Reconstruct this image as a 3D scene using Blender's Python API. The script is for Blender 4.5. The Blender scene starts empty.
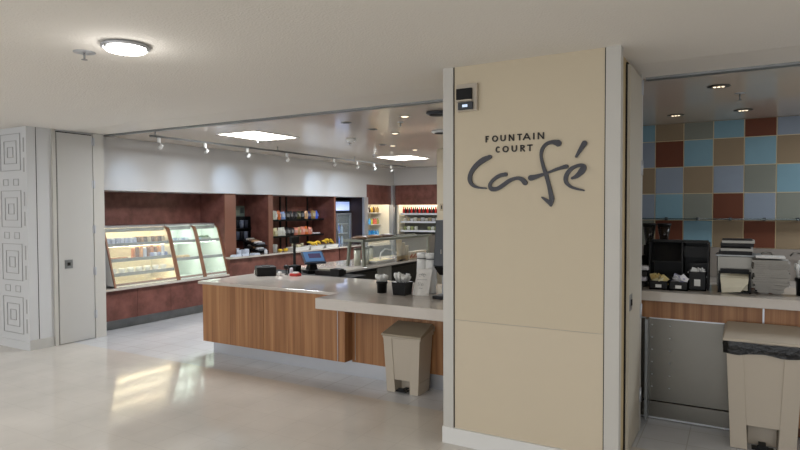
import bpy, math, random
from mathutils import Vector, Matrix
R = random.Random(7)
scn = bpy.context.scene
col = scn.collection
PI = math.pi

# ------------------------------------------------------------------ materials
def lin(c):
    return tuple(((v / 12.92) if v <= .04045 else ((v + .055) / 1.055) ** 2.4) for v in c) + (1,)

def mat(name, rgb, rough=.5, metal=0, var=0, vscale=8, bump=0, bscale=60, emit=None, estr=0,
        alpha=1, trans=0, spec=.5, coat=0, stretch=(1, 1, 1), rgb2=None, ior=1.45):
    m = bpy.data.materials.new(name); m.use_nodes = True
    nt = m.node_tree; b = nt.nodes['Principled BSDF']
    c = lin(rgb)
    b.inputs['Base Color'].default_value = c
    b.inputs['Roughness'].default_value = rough
    b.inputs['Metallic'].default_value = metal
    b.inputs['Specular IOR Level'].default_value = spec
    b.inputs['IOR'].default_value = ior
    b.inputs['Coat Weight'].default_value = coat
    b.inputs['Coat Roughness'].default_value = .06
    b.inputs['Alpha'].default_value = alpha
    b.inputs['Transmission Weight'].default_value = trans
    if emit:
        b.inputs['Emission Color'].default_value = lin(emit); b.inputs['Emission Strength'].default_value = estr
    tc = nt.nodes.new('ShaderNodeTexCoord'); mp = nt.nodes.new('ShaderNodeMapping')
    nt.links.new(tc.outputs['Object'], mp.inputs['Vector']); mp.inputs['Scale'].default_value = stretch
    if var or rgb2:
        n = nt.nodes.new('ShaderNodeTexNoise'); n.inputs['Scale'].default_value = vscale; n.inputs['Detail'].default_value = 5
        n.inputs['Roughness'].default_value = .6
        nt.links.new(mp.outputs[0], n.inputs['Vector'])
        r = nt.nodes.new('ShaderNodeValToRGB')
        if rgb2: c2 = lin(rgb2); c1 = c
        else:
            c1 = tuple(v * (1 - var) for v in c[:3]) + (1,); c2 = tuple(min(1, v * (1 + var)) for v in c[:3]) + (1,)
        r.color_ramp.elements[0].position = .35; r.color_ramp.elements[1].position = .65
        r.color_ramp.elements[0].color = c1; r.color_ramp.elements[1].color = c2
        nt.links.new(n.outputs['Fac'], r.inputs[0]); nt.links.new(r.outputs[0], b.inputs['Base Color'])
    if bump:
        n2 = nt.nodes.new('ShaderNodeTexNoise'); n2.inputs['Scale'].default_value = bscale; n2.inputs['Detail'].default_value = 3
        nt.links.new(tc.outputs['Object'], n2.inputs['Vector'])
        bp = nt.nodes.new('ShaderNodeBump'); bp.inputs['Strength'].default_value = bump; bp.inputs['Distance'].default_value = .01
        nt.links.new(n2.outputs['Fac'], bp.inputs['Height']); nt.links.new(bp.outputs[0], b.inputs['Normal'])
    return m

def tile_mat(name, a, b_, grout, size, mortar, rough, bump, wav, coat=0):
    m = mat(name, a, rough, coat=coat); nt = m.node_tree; b = nt.nodes['Principled BSDF']
    tc = nt.nodes.new('ShaderNodeTexCoord'); br = nt.nodes.new('ShaderNodeTexBrick')
    br.offset = 0; br.squash = 1
    br.inputs['Color1'].default_value = lin(a); br.inputs['Color2'].default_value = lin(b_); br.inputs['Mortar'].default_value = lin(grout)
    br.inputs['Scale'].default_value = 1; br.inputs['Brick Width'].default_value = size; br.inputs['Row Height'].default_value = size
    br.inputs['Mortar Size'].default_value = mortar; br.inputs['Mortar Smooth'].default_value = .3
    nt.links.new(tc.outputs['Object'], br.inputs['Vector'])
    n = nt.nodes.new('ShaderNodeTexNoise'); n.inputs['Scale'].default_value = 1.7; n.inputs['Detail'].default_value = 6
    nt.links.new(tc.outputs['Object'], n.inputs['Vector'])
    mx = nt.nodes.new('ShaderNodeMix'); mx.data_type = 'RGBA'; mx.blend_type = 'MULTIPLY'; mx.inputs['Factor'].default_value = .35
    nt.links.new(br.outputs['Color'], mx.inputs['A']); nt.links.new(n.outputs['Fac'], mx.inputs['B'])
    g = nt.nodes.new('ShaderNodeBrightContrast'); g.inputs['Bright'].default_value = .04
    nt.links.new(mx.outputs['Result'], g.inputs[0]); nt.links.new(g.outputs[0], b.inputs['Base Color'])
    n2 = nt.nodes.new('ShaderNodeTexNoise'); n2.inputs['Scale'].default_value = wav; n2.inputs['Detail'].default_value = 3
    nt.links.new(tc.outputs['Object'], n2.inputs['Vector'])
    bp = nt.nodes.new('ShaderNodeBump'); bp.inputs['Strength'].default_value = bump; bp.inputs['Distance'].default_value = .01
    nt.links.new(n2.outputs['Fac'], bp.inputs['Height']); nt.links.new(bp.outputs[0], b.inputs['Normal'])
    return m

def wood_mat():
    m = mat('walnut veneer', (.5, .33, .2), .42); nt = m.node_tree; b = nt.nodes['Principled BSDF']
    tc = nt.nodes.new('ShaderNodeTexCoord')
    def nz(sc, stretch):
        mp = nt.nodes.new('ShaderNodeMapping'); mp.inputs['Scale'].default_value = stretch
        n = nt.nodes.new('ShaderNodeTexNoise'); n.inputs['Scale'].default_value = sc; n.inputs['Detail'].default_value = 4
        nt.links.new(tc.outputs['Object'], mp.inputs[0]); nt.links.new(mp.outputs[0], n.inputs['Vector']); return n
    a = nz(22, (1, 1, .025)); c = nz(90, (1, 1, .015))
    ad = nt.nodes.new('ShaderNodeMath'); ad.operation = 'MULTIPLY_ADD'; ad.inputs[1].default_value = .35
    nt.links.new(c.outputs['Fac'], ad.inputs[0]); nt.links.new(a.outputs['Fac'], ad.inputs[2])
    r = nt.nodes.new('ShaderNodeValToRGB'); e = r.color_ramp.elements
    e[0].position = .48; e[0].color = lin((.52, .35, .22)); e[1].position = .85; e[1].color = lin((.68, .50, .34))
    x = e.new(.66); x.color = lin((.605, .425, .275))
    nt.links.new(ad.outputs[0], r.inputs[0]); nt.links.new(r.outputs[0], b.inputs['Base Color'])
    return m

M = {}
M['hall_ceiling'] = mat('textured ceiling paint', (.90, .885, .86), .9, bump=.5, bscale=70)
M['gloss_ceiling'] = mat('glossy ceiling panel', (.80, .745, .685), .2, spec=.8, coat=.3, bump=.02, bscale=2)
M['header'] = mat('header paint', (.88, .86, .83), .5)
M['panel_beige'] = mat('beige wall panel', (.78, .73, .635), .55, bump=.03, bscale=120)
M['panel_beige2'] = mat('lower beige wall panel', (.79, .74, .65), .5, bump=.03, bscale=120)
M['return_beige'] = mat('ochre reveal paint', (.74, .66, .5), .6)
M['trim'] = mat('pale grey trim paint', (.76, .75, .725), .45)
M['door_warm'] = mat('warm off white door paint', (.74, .715, .66), .5)
M['door_paint'] = mat('off white door paint', (.74, .735, .72), .5)
M['white_wall'] = mat('white wall paint', (.74, .735, .73), .6)
M['column'] = mat('white column panel', (.80, .805, .81), .55)
M['groove'] = mat('shadow grey groove line', (.66, .66, .66), .7)
M['dark_gap'] = mat('dark gap', (.12, .11, .1), .8)
M['brown'] = mat('rust brown laminate', (.36, .215, .185), .38, vscale=5, rgb2=(.49, .315, .28))
M['brown_edge'] = mat('light brown edging', (.52, .36, .27), .4)
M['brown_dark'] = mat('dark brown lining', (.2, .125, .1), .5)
M['wood'] = wood_mat()
M['wood_dark'] = mat('dark walnut end', (.36, .22, .13), .5)
M['quartz'] = mat('cream quartz', (.745, .715, .68), .08, var=.015, vscale=40, spec=.6)
M['steel'] = mat('brushed steel', (.42, .41, .385), .3, 1, bump=.02, bscale=30)
M['steel_dull'] = mat('dull steel', (.55, .56, .56), .4, .7, var=.12, vscale=6)
M['alu'] = mat('aluminium', (.72, .73, .75), .35, .6)
M['black'] = mat('black plastic', (.05, .05, .053), .45, spec=.3)
M['black_matte'] = mat('matte black', (.05, .05, .052), .7)
M['bag_black'] = mat('black bin liner', (.04, .04, .045), .3, bump=.8, bscale=30)
M['slate'] = mat('slate grey plastic', (.2, .215, .24), .35)
M['bin'] = mat('beige bin plastic', (.72, .68, .62), .5, bump=.04, bscale=200)
M['bin_lid'] = mat('grey beige lid plastic', (.62, .575, .50), .5, bump=.04, bscale=200)
M['white'] = mat('white plastic', (.86, .86, .85), .4)
M['paper'] = mat('white paper', (.88, .87, .85), .8, bump=.2, bscale=14)
M['ink'] = mat('grey ink', (.35, .36, .38), .8)
M['sign'] = mat('charcoal sign metal', (.23, .23, .25), .4, .2)
M['sign_dark'] = mat('dark sign lettering', (.16, .14, .13), .5)
M['tan'] = mat('tan paper cup', (.75, .66, .52), .7)
M['pulp'] = mat('grey moulded fibre', (.60, .59, .57), .95, bump=.5, bscale=60)
M['bread'] = mat('baked crust', (.6, .4, .22), .7, var=.4, vscale=20)
M['banana'] = mat('banana peel', (.85, .7, .2), .5)
M['gbeige'] = mat('grey green post paint', (.45, .46, .42), .4, .4)
M['glass'] = mat('clear glass', (.93, .97, .95), .03, alpha=.14, spec=.5)
M['smoke_glass'] = mat('smoked hopper', (.1, .09, .08), .15, alpha=.8)
M['lamp'] = mat('lamp diffuser', (1, 1, 1), .5, emit=(1, .98, .94), estr=9)
M['troffer'] = mat('troffer diffuser', (1, 1, 1), .5, emit=(1, .97, .93), estr=11)
M['downlamp'] = mat('downlight lens', (1, 1, 1), .5, emit=(1, .9, .76), estr=2.2)
M['screen'] = mat('register screen', (.2, .3, .42), .15, emit=(.33, .45, .6), estr=.5)
M['screen_block'] = mat('register screen tiles', (.2, .2, .3), .2, emit=(.3, .22, .3), estr=.4)
M['case_warm'] = mat('warm cream case lining', (.95, .92, .82), .5)
M['case_cool'] = mat('pale mint case lining', (.92, .95, .91), .5)
M['cooler_in'] = mat('cream cooler lining', (.93, .90, .82), .5)
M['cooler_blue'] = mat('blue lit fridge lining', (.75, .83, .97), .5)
M['tube_warm'] = mat('warm case tube', (1, 1, 1), .5, emit=(1, .93, .76), estr=26)
M['tube_cool'] = mat('cool case tube', (1, 1, 1), .5, emit=(.93, 1, .93), estr=24)
M['tube_blue'] = mat('fridge header panel', (1, 1, 1), .5, emit=(.55, .70, 1), estr=.75)
M['tube_cooler'] = mat('cooler tube', (1, 1, 1), .5, emit=(1, .97, .92), estr=24)
M['floor_hall'] = tile_mat('polished cream floor', (.86, .84, .81), (.85, .83, .80), (.79, .77, .74), .305, .0018, .10, .03, 7)
M['floor_cafe'] = tile_mat('cream floor tile in cool light', (.84, .85, .87), (.82, .83, .85), (.74, .74, .74), .31, .004, .15, .05, 9)  # bluish cafe light is put into the cream tile colour
TC = {'b': (.48, .61, .66), 't': (.55, .48, .385), 'g': (.50, .51, .47), 'l': (.53, .57, .62), 'r': (.41, .235, .165), 'w': (.86, .79, .64), 's': (.56, .53, .5)}
for k, v in TC.items(): M['tile_' + k] = mat('wall tile ' + k, v, .6, var=.03, vscale=3, spec=.25)

_cm = {}
def cm(rgb, rough=.45):
    k = (rgb, rough)
    if k not in _cm: _cm[k] = mat('tint %d' % len(_cm), rgb, rough)
    return _cm[k]

# ------------------------------------------------------------------ mesh builder
class MB:
    def __init__(s): s.v = []; s.f = []; s.m = []; s.cur = 0; s.sm = []; s.smooth = False
    def add(s, vs, fs):
        o = len(s.v); s.v += [tuple(v) for v in vs]
        for f in fs: s.f.append([i + o for i in f]); s.m.append(s.cur); s.sm.append(s.smooth)
        return s
    def box(s, x0, x1, y0, y1, z0, z1):
        return s.hexa([(x0, y0, z0), (x1, y0, z0), (x1, y1, z0), (x0, y1, z0), (x0, y0, z1), (x1, y0, z1), (x1, y1, z1), (x0, y1, z1)])
    def hexa(s, p):
        return s.add(p, [(0, 3, 2, 1), (4, 5, 6, 7), (0, 1, 5, 4), (1, 2, 6, 5), (2, 3, 7, 6), (3, 0, 4, 7)])
    def taper(s, cx, cy, w0, d0, z0, w1, d1, z1, dx=0, dy=0):
        a = [(cx - w0 / 2, cy - d0 / 2, z0), (cx + w0 / 2, cy - d0 / 2, z0), (cx + w0 / 2, cy + d0 / 2, z0), (cx - w0 / 2, cy + d0 / 2, z0)]
        b = [(cx + dx - w1 / 2, cy + dy - d1 / 2, z1), (cx + dx + w1 / 2, cy + dy - d1 / 2, z1), (cx + dx + w1 / 2, cy + dy + d1 / 2, z1), (cx + dx - w1 / 2, cy + dy + d1 / 2, z1)]
        return s.hexa(a + b)
    def prism(s, poly, axis, a0, a1):
        n = len(poly)
        def P(p, a):
            return {'x': (a, p[0], p[1]), 'y': (p[0], a, p[1]), 'z': (p[0], p[1], a)}[axis]
        vs = [P(p, a0) for p in poly] + [P(p, a1) for p in poly]
        fs = [tuple(range(n))[::-1], tuple(range(n, 2 * n))] + [(i, (i + 1) % n, n + (i + 1) % n, n + i) for i in range(n)]
        return s.add(vs, fs)
    def lathe(s, prof, cx=0, cy=0, cz=0, n=24, cap=True):
        s.smooth = True
        vs = []
        for r, z in prof:
            for k in range(n): a = 2 * PI * k / n; vs.append((cx + r * math.cos(a), cy + r * math.sin(a), cz + z))
        fs = []
        for j in range(len(prof) - 1):
            for k in range(n): fs.append((j * n + k, j * n + (k + 1) % n, (j + 1) * n + (k + 1) % n, (j + 1) * n + k))
        s.add(vs, fs); s.smooth = False
        if cap:
            o = len(s.v) - len(vs)
            s.f.append([o + k for k in range(n)][::-1]); s.f.append([o + (len(prof) - 1) * n + k for k in range(n)])
            s.m += [s.cur] * 2; s.sm += [False] * 2
        return s
    def tube(s, pts, r, n=8):
        s.smooth = True; pts = [Vector(p) for p in pts]; vs = []
        for i, p in enumerate(pts):
            d = (pts[min(i + 1, len(pts) - 1)] - pts[max(i - 1, 0)]).normalized()
            u = d.cross(Vector((0, 0, 1)));
            if u.length < .05: u = d.cross(Vector((0, 1, 0)))
            u.normalize(); w = u.cross(d)
            rr = r[i] if isinstance(r, (list, tuple)) else r
            for k in range(n): a = 2 * PI * k / n; vs.append(p + (u * math.cos(a) + w * math.sin(a)) * rr)
        m = len(pts)
        fs = [(j * n + k, j * n + (k + 1) % n, (j + 1) * n + (k + 1) % n, (j + 1) * n + k) for j in range(m - 1) for k in range(n)]
        fs += [tuple(range(n))[::-1], tuple((m - 1) * n + k for k in range(n))]
        s.add(vs, fs); s.smooth = False; return s
    def blob(s, c, rx, ry, rz, n=10, seed=0, j=0.0):
        rr = random.Random(seed); s.smooth = True; vs = []; h = n // 2
        for i in range(h + 1):
            t = PI * i / h
            for k in range(n):
                a = 2 * PI * k / n; q = 1 + rr.uniform(-j, j)
                vs.append((c[0] + rx * math.sin(t) * math.cos(a) * q, c[1] + ry * math.sin(t) * math.sin(a) * q, c[2] - rz * math.cos(t)))
        s.add(vs, [(i * n + k, i * n + (k + 1) % n, (i + 1) * n + (k + 1) % n, (i + 1) * n + k) for i in range(h) for k in range(n)])
        s.smooth = False; return s
    def build(s, name, mats, parent=None, bevel=0, loc=None):
        me = bpy.data.meshes.new(name); me.from_pydata(s.v, [], s.f); me.update()
        if not isinstance(mats, (list, tuple)): mats = [mats]
        for m in mats: me.materials.append(m)
        for p, i, q in zip(me.polygons, s.m, s.sm): p.material_index = i; p.use_smooth = q
        import bmesh
        bm = bmesh.new(); bm.from_mesh(me); bmesh.ops.recalc_face_normals(bm, faces=bm.faces); bm.to_mesh(me); bm.free()
        o = bpy.data.objects.new(name, me); col.objects.link(o)
        if parent: o.parent = parent
        if loc: o.location = loc
        if bevel:
            b = o.modifiers.new('bevel', 'BEVEL'); b.width = bevel; b.segments = 2; b.limit_method = 'ANGLE'; b.angle_limit = .6
        return o

def bx(*a): return MB().box(*a)
def tag(o, label, cat, group=None, kind=None):
    o['label'] = label; o['category'] = cat
    if group: o['group'] = group
    if kind: o['kind'] = kind
    return o
def struct(o, label, cat='wall'): return tag(o, label, cat, kind='structure')
def thing(name, loc, label, cat, rz=0, group=None):
    o = bpy.data.objects.new(name, None); col.objects.link(o); o.location = loc; o.rotation_euler.z = rz
    o.empty_display_size = .05
    return tag(o, label, cat, group)
def kids(o): return [c for c in bpy.data.objects if c.parent == o]
def dup(o, loc=None, label=None, rz=None, parent=None, mats=None):
    c = o.copy(); col.objects.link(c)
    if parent: c.parent = parent
    if loc is not None: c.location = loc
    if rz is not None: c.rotation_euler.z = rz
    if label: c['label'] = label
    for k in kids(o): dup(k, parent=c)
    return c
ORD = ['first', 'second', 'third', 'fourth', 'fifth', 'sixth', 'seventh', 'eighth', 'ninth', 'tenth', 'eleventh', 'twelfth', 'thirteenth', 'fourteenth', 'fifteenth', 'sixteenth', 'seventeenth', 'eighteenth', 'nineteenth', 'twentieth']

# ------------------------------------------------------------------ camera
F = 590.654; yaw, pitch, roll = .521871, .0278517, -.0032323
fw = Vector((-math.sin(yaw) * math.cos(pitch), math.cos(yaw) * math.cos(pitch), -math.sin(pitch)))
r0 = Vector((math.cos(yaw), math.sin(yaw), 0)); u0 = r0.cross(fw)
r1 = r0 * math.cos(roll) + u0 * math.sin(roll); u1 = -r0 * math.sin(roll) + u0 * math.cos(roll)
cd = bpy.data.cameras.new('camera'); cam = bpy.data.objects.new('camera', cd); col.objects.link(cam)
mw = Matrix((r1, u1, -fw)).transposed().to_4x4(); mw.translation = (0, 0, 1.7); cam.matrix_world = mw
cd.sensor_fit = 'HORIZONTAL'; cd.sensor_width = 36; cd.lens = F / 800 * 36; cd.clip_start = .05; cd.clip_end = 200
scn.camera = cam

# ------------------------------------------------------------------ structure
CZ = 2.7
struct(bx(-14, 8, -7, 4.43, -.1, 0).build('floor', M['floor_hall']), 'polished cream hall floor reflecting the lit display cases', 'floor')
struct(bx(-9, 3.4, 4.43, 13.5, -.1, 0).build('floor', M['floor_cafe']), 'cream square floor tiles inside the cafe openings', 'floor')
struct(bx(-14, 8, -7, 4.424, CZ, CZ + .1).build('ceiling', M['hall_ceiling']), 'textured off white hall ceiling', 'ceiling')
struct(bx(-9, 3.4, 4.95, 13.5, CZ, CZ + .1).build('ceiling', M['gloss_ceiling']), 'glossy beige ceiling inside the cafe', 'ceiling')
bx(-9, 3.4, 4.42, 4.44, CZ + .1, CZ + .12).build('ceiling_joint', M['dark_gap'], bpy.data.objects['ceiling'])
struct(bx(-9, 3.4, 4.436, 4.95, CZ + .002, CZ + .1).build('trim_1', M['header']), 'smooth header strip between hall ceiling and grille track', 'trim')
for i, (a, b) in enumerate(((-7.4, -1.85), (-.64, 3.2))):
    m = bx(a, b, 4.915, 4.94, CZ - .014, CZ + .01); m.box(a, b, 4.955, 4.995, CZ - .014, CZ + .01)
    struct(m.build('trim_%d' % (2 + i), M['steel_dull']), ['steel ceiling track of the rolling grille over the left opening', 'steel ceiling track of the rolling grille over the right opening'][i], 'ceiling track')
# hall enclosure
struct(bx(-14.1, -14, -7, 4.3, 0, CZ).build('wall_left', M['white_wall']), 'plain hall wall at the far left')
struct(bx(6, 6.1, -7, 4.3, 0, CZ).build('wall_right', M['white_wall']), 'plain hall wall at the far right')
struct(bx(-14, -9, 3.9, 4.3, 0, CZ).build('wall_front', M['column']), 'hall wall left of the patterned column')
struct(bx(3.2, 8, 3.9, 4.3, 0, CZ).build('wall_front', M['panel_beige']), 'hall wall right of the right opening')
m = bx(-14, 8, -7.1, -7, 0, .5); m.box(-14, 8, -7.1, -7, 2.5, CZ)
for x in (-14, -9.6, -5.2, -.8, 3.6, 7.9): m.box(x - .1 if x > -14 else -14, x + .1, -7.1, -7, .5, 2.5)
struct(m.build('wall_back', M['white_wall']), 'window wall behind the viewer')
for i, x in enumerate((-13.9, -9.5, -5.1, -.7, 3.7)):
    a, b = x, x + (4.2 if i < 4 else 4.1)
    m = bx(a, b, -7.08, -7.02, .5, .56); m.box(a, b, -7.08, -7.02, 2.44, 2.5)
    for xx in (a, (a + b) / 2 - .03, b - .06): m.box(xx, xx + .06, -7.08, -7.02, .56, 2.44)
    struct(m.build('window_%d' % (i + 1), M['trim']), 'hall window frame at %s among those behind the viewer' % ['the far left', 'left of centre', 'the centre', 'right of centre', 'the far right'][i], 'window')
# left patterned column and reveal with stored door
struct(bx(-9, -7.4, 3.91, 4.885, 0, CZ).build('wall_column', M['column']), 'white column with square relief pattern at the left')
m = MB()
def frame(m, cx, cz, s, t, d=.008, y=3.91):
    h = s / 2
    m.box(cx - h, cx + h, y - d, y, cz + h - t, cz + h); m.box(cx - h, cx + h, y - d, y, cz - h, cz - h + t)
    m.box(cx - h, cx - h + t, y - d, y, cz - h + t, cz + h - t); m.box(cx + h - t, cx + h, y - d, y, cz - h + t, cz + h - t)
for cx in (-7.745, -8.5):
    for cz in (.41, 1.06, 1.71, 2.40):
        for s in (.45, .28, .13): frame(m, cx, cz, s, .006)
        for sx in (.115, -.115):
            if cz < 2.3:
                w, h = .055, .04
                zz = cz + .325
                m.box(cx + sx - w, cx + sx + w, 3.905, 3.91, zz - h, zz - h + .006); m.box(cx + sx - w, cx + sx + w, 3.905, 3.91, zz + h - .006, zz + h); m.box(cx + sx - w, cx + sx - w + .006, 3.905, 3.91, zz - h, zz + h); m.box(cx + sx + w - .006, cx + sx + w, 3.905, 3.91, zz - h, zz + h)
for cz in (.41, 1.06, 1.71, 2.36):
    for s in (-.12, .12):
        m.box(-7.46, -7.44, 3.905, 3.91, cz + s - .085, cz + s + .085)
        m.box(-8.12, -8.1, 3.905, 3.91, cz + s - .085, cz + s + .085)
wc = bpy.data.objects['wall_column']
m.build('relief_pattern', M['groove'], wc)
bx(-9, -7.39, 3.895, 3.91, 0, .1).build('plinth', M['column'], wc)
bx(-7.4, -7.388, 3.91, 4.2, 0, .12).build('plinth', M['return_beige'] if 0 else M['door_paint'], wc)
m = bx(-7.4, -7.397, 4.02, 4.026, .12, CZ); m.build('groove', M['dark_gap'], wc)
struct(bx(-7.4, -7.375, 4.205, 4.25, 0, CZ).build('trim_4', M['trim']), 'vertical trim beside the stored left door', 'trim')
def door(n, x, s, y0, y1, yh, zh, lock, label):
    # slab stored flat against the reveal; s = +1 faces +X
    a, b = sorted((x, x + s * .03))
    d = struct(bx(a, b, y0, y1, .01, CZ - .035).build('door_%d' % n, M['door_paint'] if n == 1 else M['door_warm']), label, 'door')
    a, b = sorted((x + s * .001, x + s * .012))
    bx(a, b, y0 - .006, y0, 0, CZ - .03).build('gap', M['dark_gap'], d)
    bx(a, b, y0, y1, CZ - .035, CZ - .02).build('gap', M['dark_gap'], d)
    for z in zh:
        h = bx(*sorted((x + s * .028, x + s * .034)), yh - .022, yh + .022, z - .05, z + .05)
        h.tube([(x + s * .036, yh, z - .055), (x + s * .036, yh, z + .055)], .007)
        h.build('hinge', M['alu'], d)
    a, b = sorted((x + s * .03, x + s * .035))
    bx(a, b, lock[0] - .05, lock[0] + .05, lock[1] - .055, lock[1] + .055).build('lock_plate', M['black'] if s < 0 else M['steel_dull'], d)
    bx(*sorted((b if s > 0 else a, (b if s > 0 else a) + s * .006)), lock[0] - .018, lock[0] + .018, lock[1] - .02, lock[1] + .02).build('lock_cup', M['dark_gap'], d)
    return d
door(1, -7.4, 1, 4.262, 4.725, 4.735, (2.59, 2.03, 1.44, .89, .32), (4.385, 1.01), 'off white folded back door at the left reveal with five hinges')
struct(bx(-7.4, -7.37, 4.735, 4.885, 0, CZ).build('trim_5', M['trim']), 'edge post of the left reveal beside the opening', 'trim')
# pillar with the sign
pl = struct(bx(-1.85, -.675, 3.875, 4.83, 0, CZ).build('wall_pillar', M['return_beige']), 'beige pillar wall between the two cafe openings carrying the sign')
bx(-1.767, -.738, 3.858, 3.875, .902, CZ).build('upper_panel', M['panel_beige'], pl)
bx(-1.767, -.738, 3.858, 3.875, .1, .899).build('lower_panel', M['panel_beige2'], pl)
bx(-1.767, -.738, 3.862, 3.875, .899, .902).build('panel_joint', M['groove'], pl)
for a in (-1.774, -.738): bx(a + .0, a + .007, 3.856, 3.875, .1, CZ).build('shadow_gap', M['dark_gap'], pl)
struct(bx(-1.853, -1.774, 3.847, 3.9, 0, CZ).build('trim_6', M['trim']), 'pale vertical trim on the left edge of the sign wall', 'trim')
struct(bx(-.731, -.642, 3.847, 3.93, 0, CZ).build('trim_7', M['trim']), 'pale vertical trim on the right edge of the sign wall', 'trim')
bl = struct(bx(-1.858, -.731, 3.838, 3.858, 0, .118).build('baseboard_front', M['white']), 'white baseboard under the cafe sign wall', 'baseboard')
door(2, -.675, 1, 4.235, 4.76, 4.77, (2.6, 2.0, .92, .28), (4.30, 1.05), 'off white folded back door at the right reveal beside the sign wall')
struct(bx(-.675, -.645, 4.775, 4.83, 0, CZ).build('trim_8', M['trim']), 'edge post of the right reveal', 'trim')
# cafe interior shell
wl = struct(bx(-8.8, -8.6, 4.885, 13.0, 0, CZ).build('wall_left', M['brown_dark']), 'rear wall behind the brown recesses of the cafe')
struct(bx(-8.6, -7.66, 4.885, 4.91, 0, CZ).build('wall_front', M['white_wall']), 'inner return wall behind the left column')
struct(bx(-8.6, -7.55, 4.91, 11.57, 1.965, CZ - .001).build('wall_soffit', M['white_wall']), 'white soffit band lit by the track lights')
struct(bx(-8.6, -7.55, 11.57, 12.82, 2.268, CZ - .001).build('wall_soffit', M['white_wall']), 'white band above the far brown panel')
struct(bx(-7.6, -7.56, 11.57, 12.7, 1.797, 2.268).build('wall_panel', M['brown']), 'brown panel above the open cooler on the left wall')
struct(bx(-8.25, -8.2, 4.91, 10.42, .01, 1.965).build('wall_recess', M['brown']), 'brown rear of the case and shelf recesses')
m = MB()
m.box(-8.2, -7.62, 7.235, 7.488, .88, 1.965)
m.box(-8.2, -7.62, 8.31, 8.43, .88, 1.965)
m.box(-8.2, -7.62, 10.36, 10.42, .88, 1.965)
w = struct(m.build('wall_piers', M['brown']), 'three rust brown laminate piers along the left wall')
m = MB()
m.box(-7.62, -7.6, 7.235, 7.488, .88, 1.965); m.box(-7.62, -7.6, 8.31, 8.43, .88, 1.965); m.box(-7.62, -7.6, 10.36, 10.42, .88, 1.965)
m.build('pier_lit_face', mat('lit pier laminate', (.47, .31, .25), .4), w)  # brown laminate lightened on the pier fronts to look lit
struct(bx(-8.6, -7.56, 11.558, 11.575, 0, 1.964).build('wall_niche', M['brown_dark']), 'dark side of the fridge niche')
struct(bx(-7.56, -7.5, 11.40, 11.56, 0, 1.963).build('wall_post', M['alu']), 'grey post where the soffit ends beside the glass fridge')
struct(bx(-7.62, -7.5, 12.70, 12.79, 0, 2.268).build('trim_9', M['alu']), 'grey corner strip between the two open coolers', 'trim')
m = bx(-8.6, -4.2, 13.25, 13.4, 0, CZ)
m.box(-7.55, -4.45, 12.82, 13.25, 2.28, CZ - .001)
struct(m.build('wall_back', M['white_wall']), 'far back wall of the cafe')
struct(bx(-7.5, -4.45, 12.81, 12.85, 1.79, 2.28).build('wall_panel', M['brown']), 'brown panel above the far bottle cooler')
struct(bx(-4.45, -1.75, 9.0, 13.25, 0, CZ - .001).build('wall_block', M['panel_beige']), 'beige wall block inside the cafe behind the service counter')
struct(bx(-1.9, -1.75, 4.83, 9.0, 0, CZ - .001).build('wall_divider', M['white_wall']), 'partition behind the sign wall')
struct(bx(3.2, 3.3, 4.3, 7.9, 0, CZ - .001).build('wall_right', M['white_wall']), 'side wall of the right serving area')
# tiled wall
zs = [1.241, 1.551, 1.866, 2.181, 2.495, 2.70]
rows = ['grbtrt', 'lbgrlg', 'tltlgb', 'lrbtbt', 'btgbrl']
m = bx(-1.75, 3.2, 7.766, 7.9, 0, CZ - .001)
keys = list('btglrws')
m.cur = 6; m.m = [6] * len(m.m)
m.cur = 5; m.box(-1.75, 3.2, 7.763, 7.766, 1.241, CZ - .002)
tr = random.Random(3)
for r, row in enumerate(rows):
    for c in range(-2, 14):
        x0 = -1.202 + .31 * c
        k = row[c] if 0 <= c < 6 else tr.choice('btglr')
        m.cur = keys.index(k)
        a, b = max(x0 + .005, -1.75), min(x0 + .305, 3.2)
        m.box(a, b, 7.757, 7.763, zs[r] + .004, min(zs[r + 1] - .004, 2.698))
struct(m.build('wall_back', [M['tile_' + k] for k in keys]), 'wall of large blue, grey, taupe and rust square tiles')

# ------------------------------------------------------------------ sign lettering
def catmull(pts, n=7):
    out = []
    for i in range(len(pts) - 1):
        p0, p1, p2, p3 = pts[max(i - 1, 0)], pts[i], pts[i + 1], pts[min(i + 2, len(pts) - 1)]
        for k in range(n):
            t = k / n
            out.append(tuple(.5 * (2 * b + (c - a) * t + (2 * a - 5 * b + 4 * c - d) * t * t + (3 * b - a - 3 * c + d) * t ** 3) for a, b, c, d in zip(p0, p1, p2, p3)))
    out.append(pts[-1]); return out
def ribbon(m, pts, y0, y1, smooth=True, caps=True):
    P = catmull(pts) if smooth and len(pts) > 2 else list(pts)
    L = []; Rr = []
    for i, (x, z, w) in enumerate(P):
        a = P[max(i - 1, 0)]; b = P[min(i + 1, len(P) - 1)]
        dx, dz = b[0] - a[0], b[1] - a[1]; l = math.hypot(dx, dz) or 1
        L.append((x - dz / l * w, z + dx / l * w)); Rr.append((x + dz / l * w, z - dx / l * w))
    n = len(P); vs = []
    for yy in (y0, y1):
        vs += [(p[0], yy, p[1]) for p in L] + [(p[0], yy, p[1]) for p in Rr]
    fs = []
    for i in range(n - 1):
        fs.append((i, i + 1, n + i + 1, n + i)); fs.append((2 * n + i, 3 * n + i, 3 * n + i + 1, 2 * n + i + 1))
        fs.append((i, 2 * n + i, 2 * n + i + 1, i + 1)); fs.append((n + i, n + i + 1, 3 * n + i + 1, 3 * n + i))
    fs.append((0, n, 3 * n, 2 * n)); fs.append((n - 1, 3 * n - 1, 4 * n - 1, 2 * n - 1))
    m.add(vs, fs)
    if caps:
        for (x, z, w) in (P[0], P[-1]):
            m.prism([(x + w * math.cos(2 * PI * k / 14), z + w * math.sin(2 * PI * k / 14)) for k in range(14)], 'y', y0 + .0003, y1 - .0003)
SX, SY, SZ = -1.25, 3.858, 1.95
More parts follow.
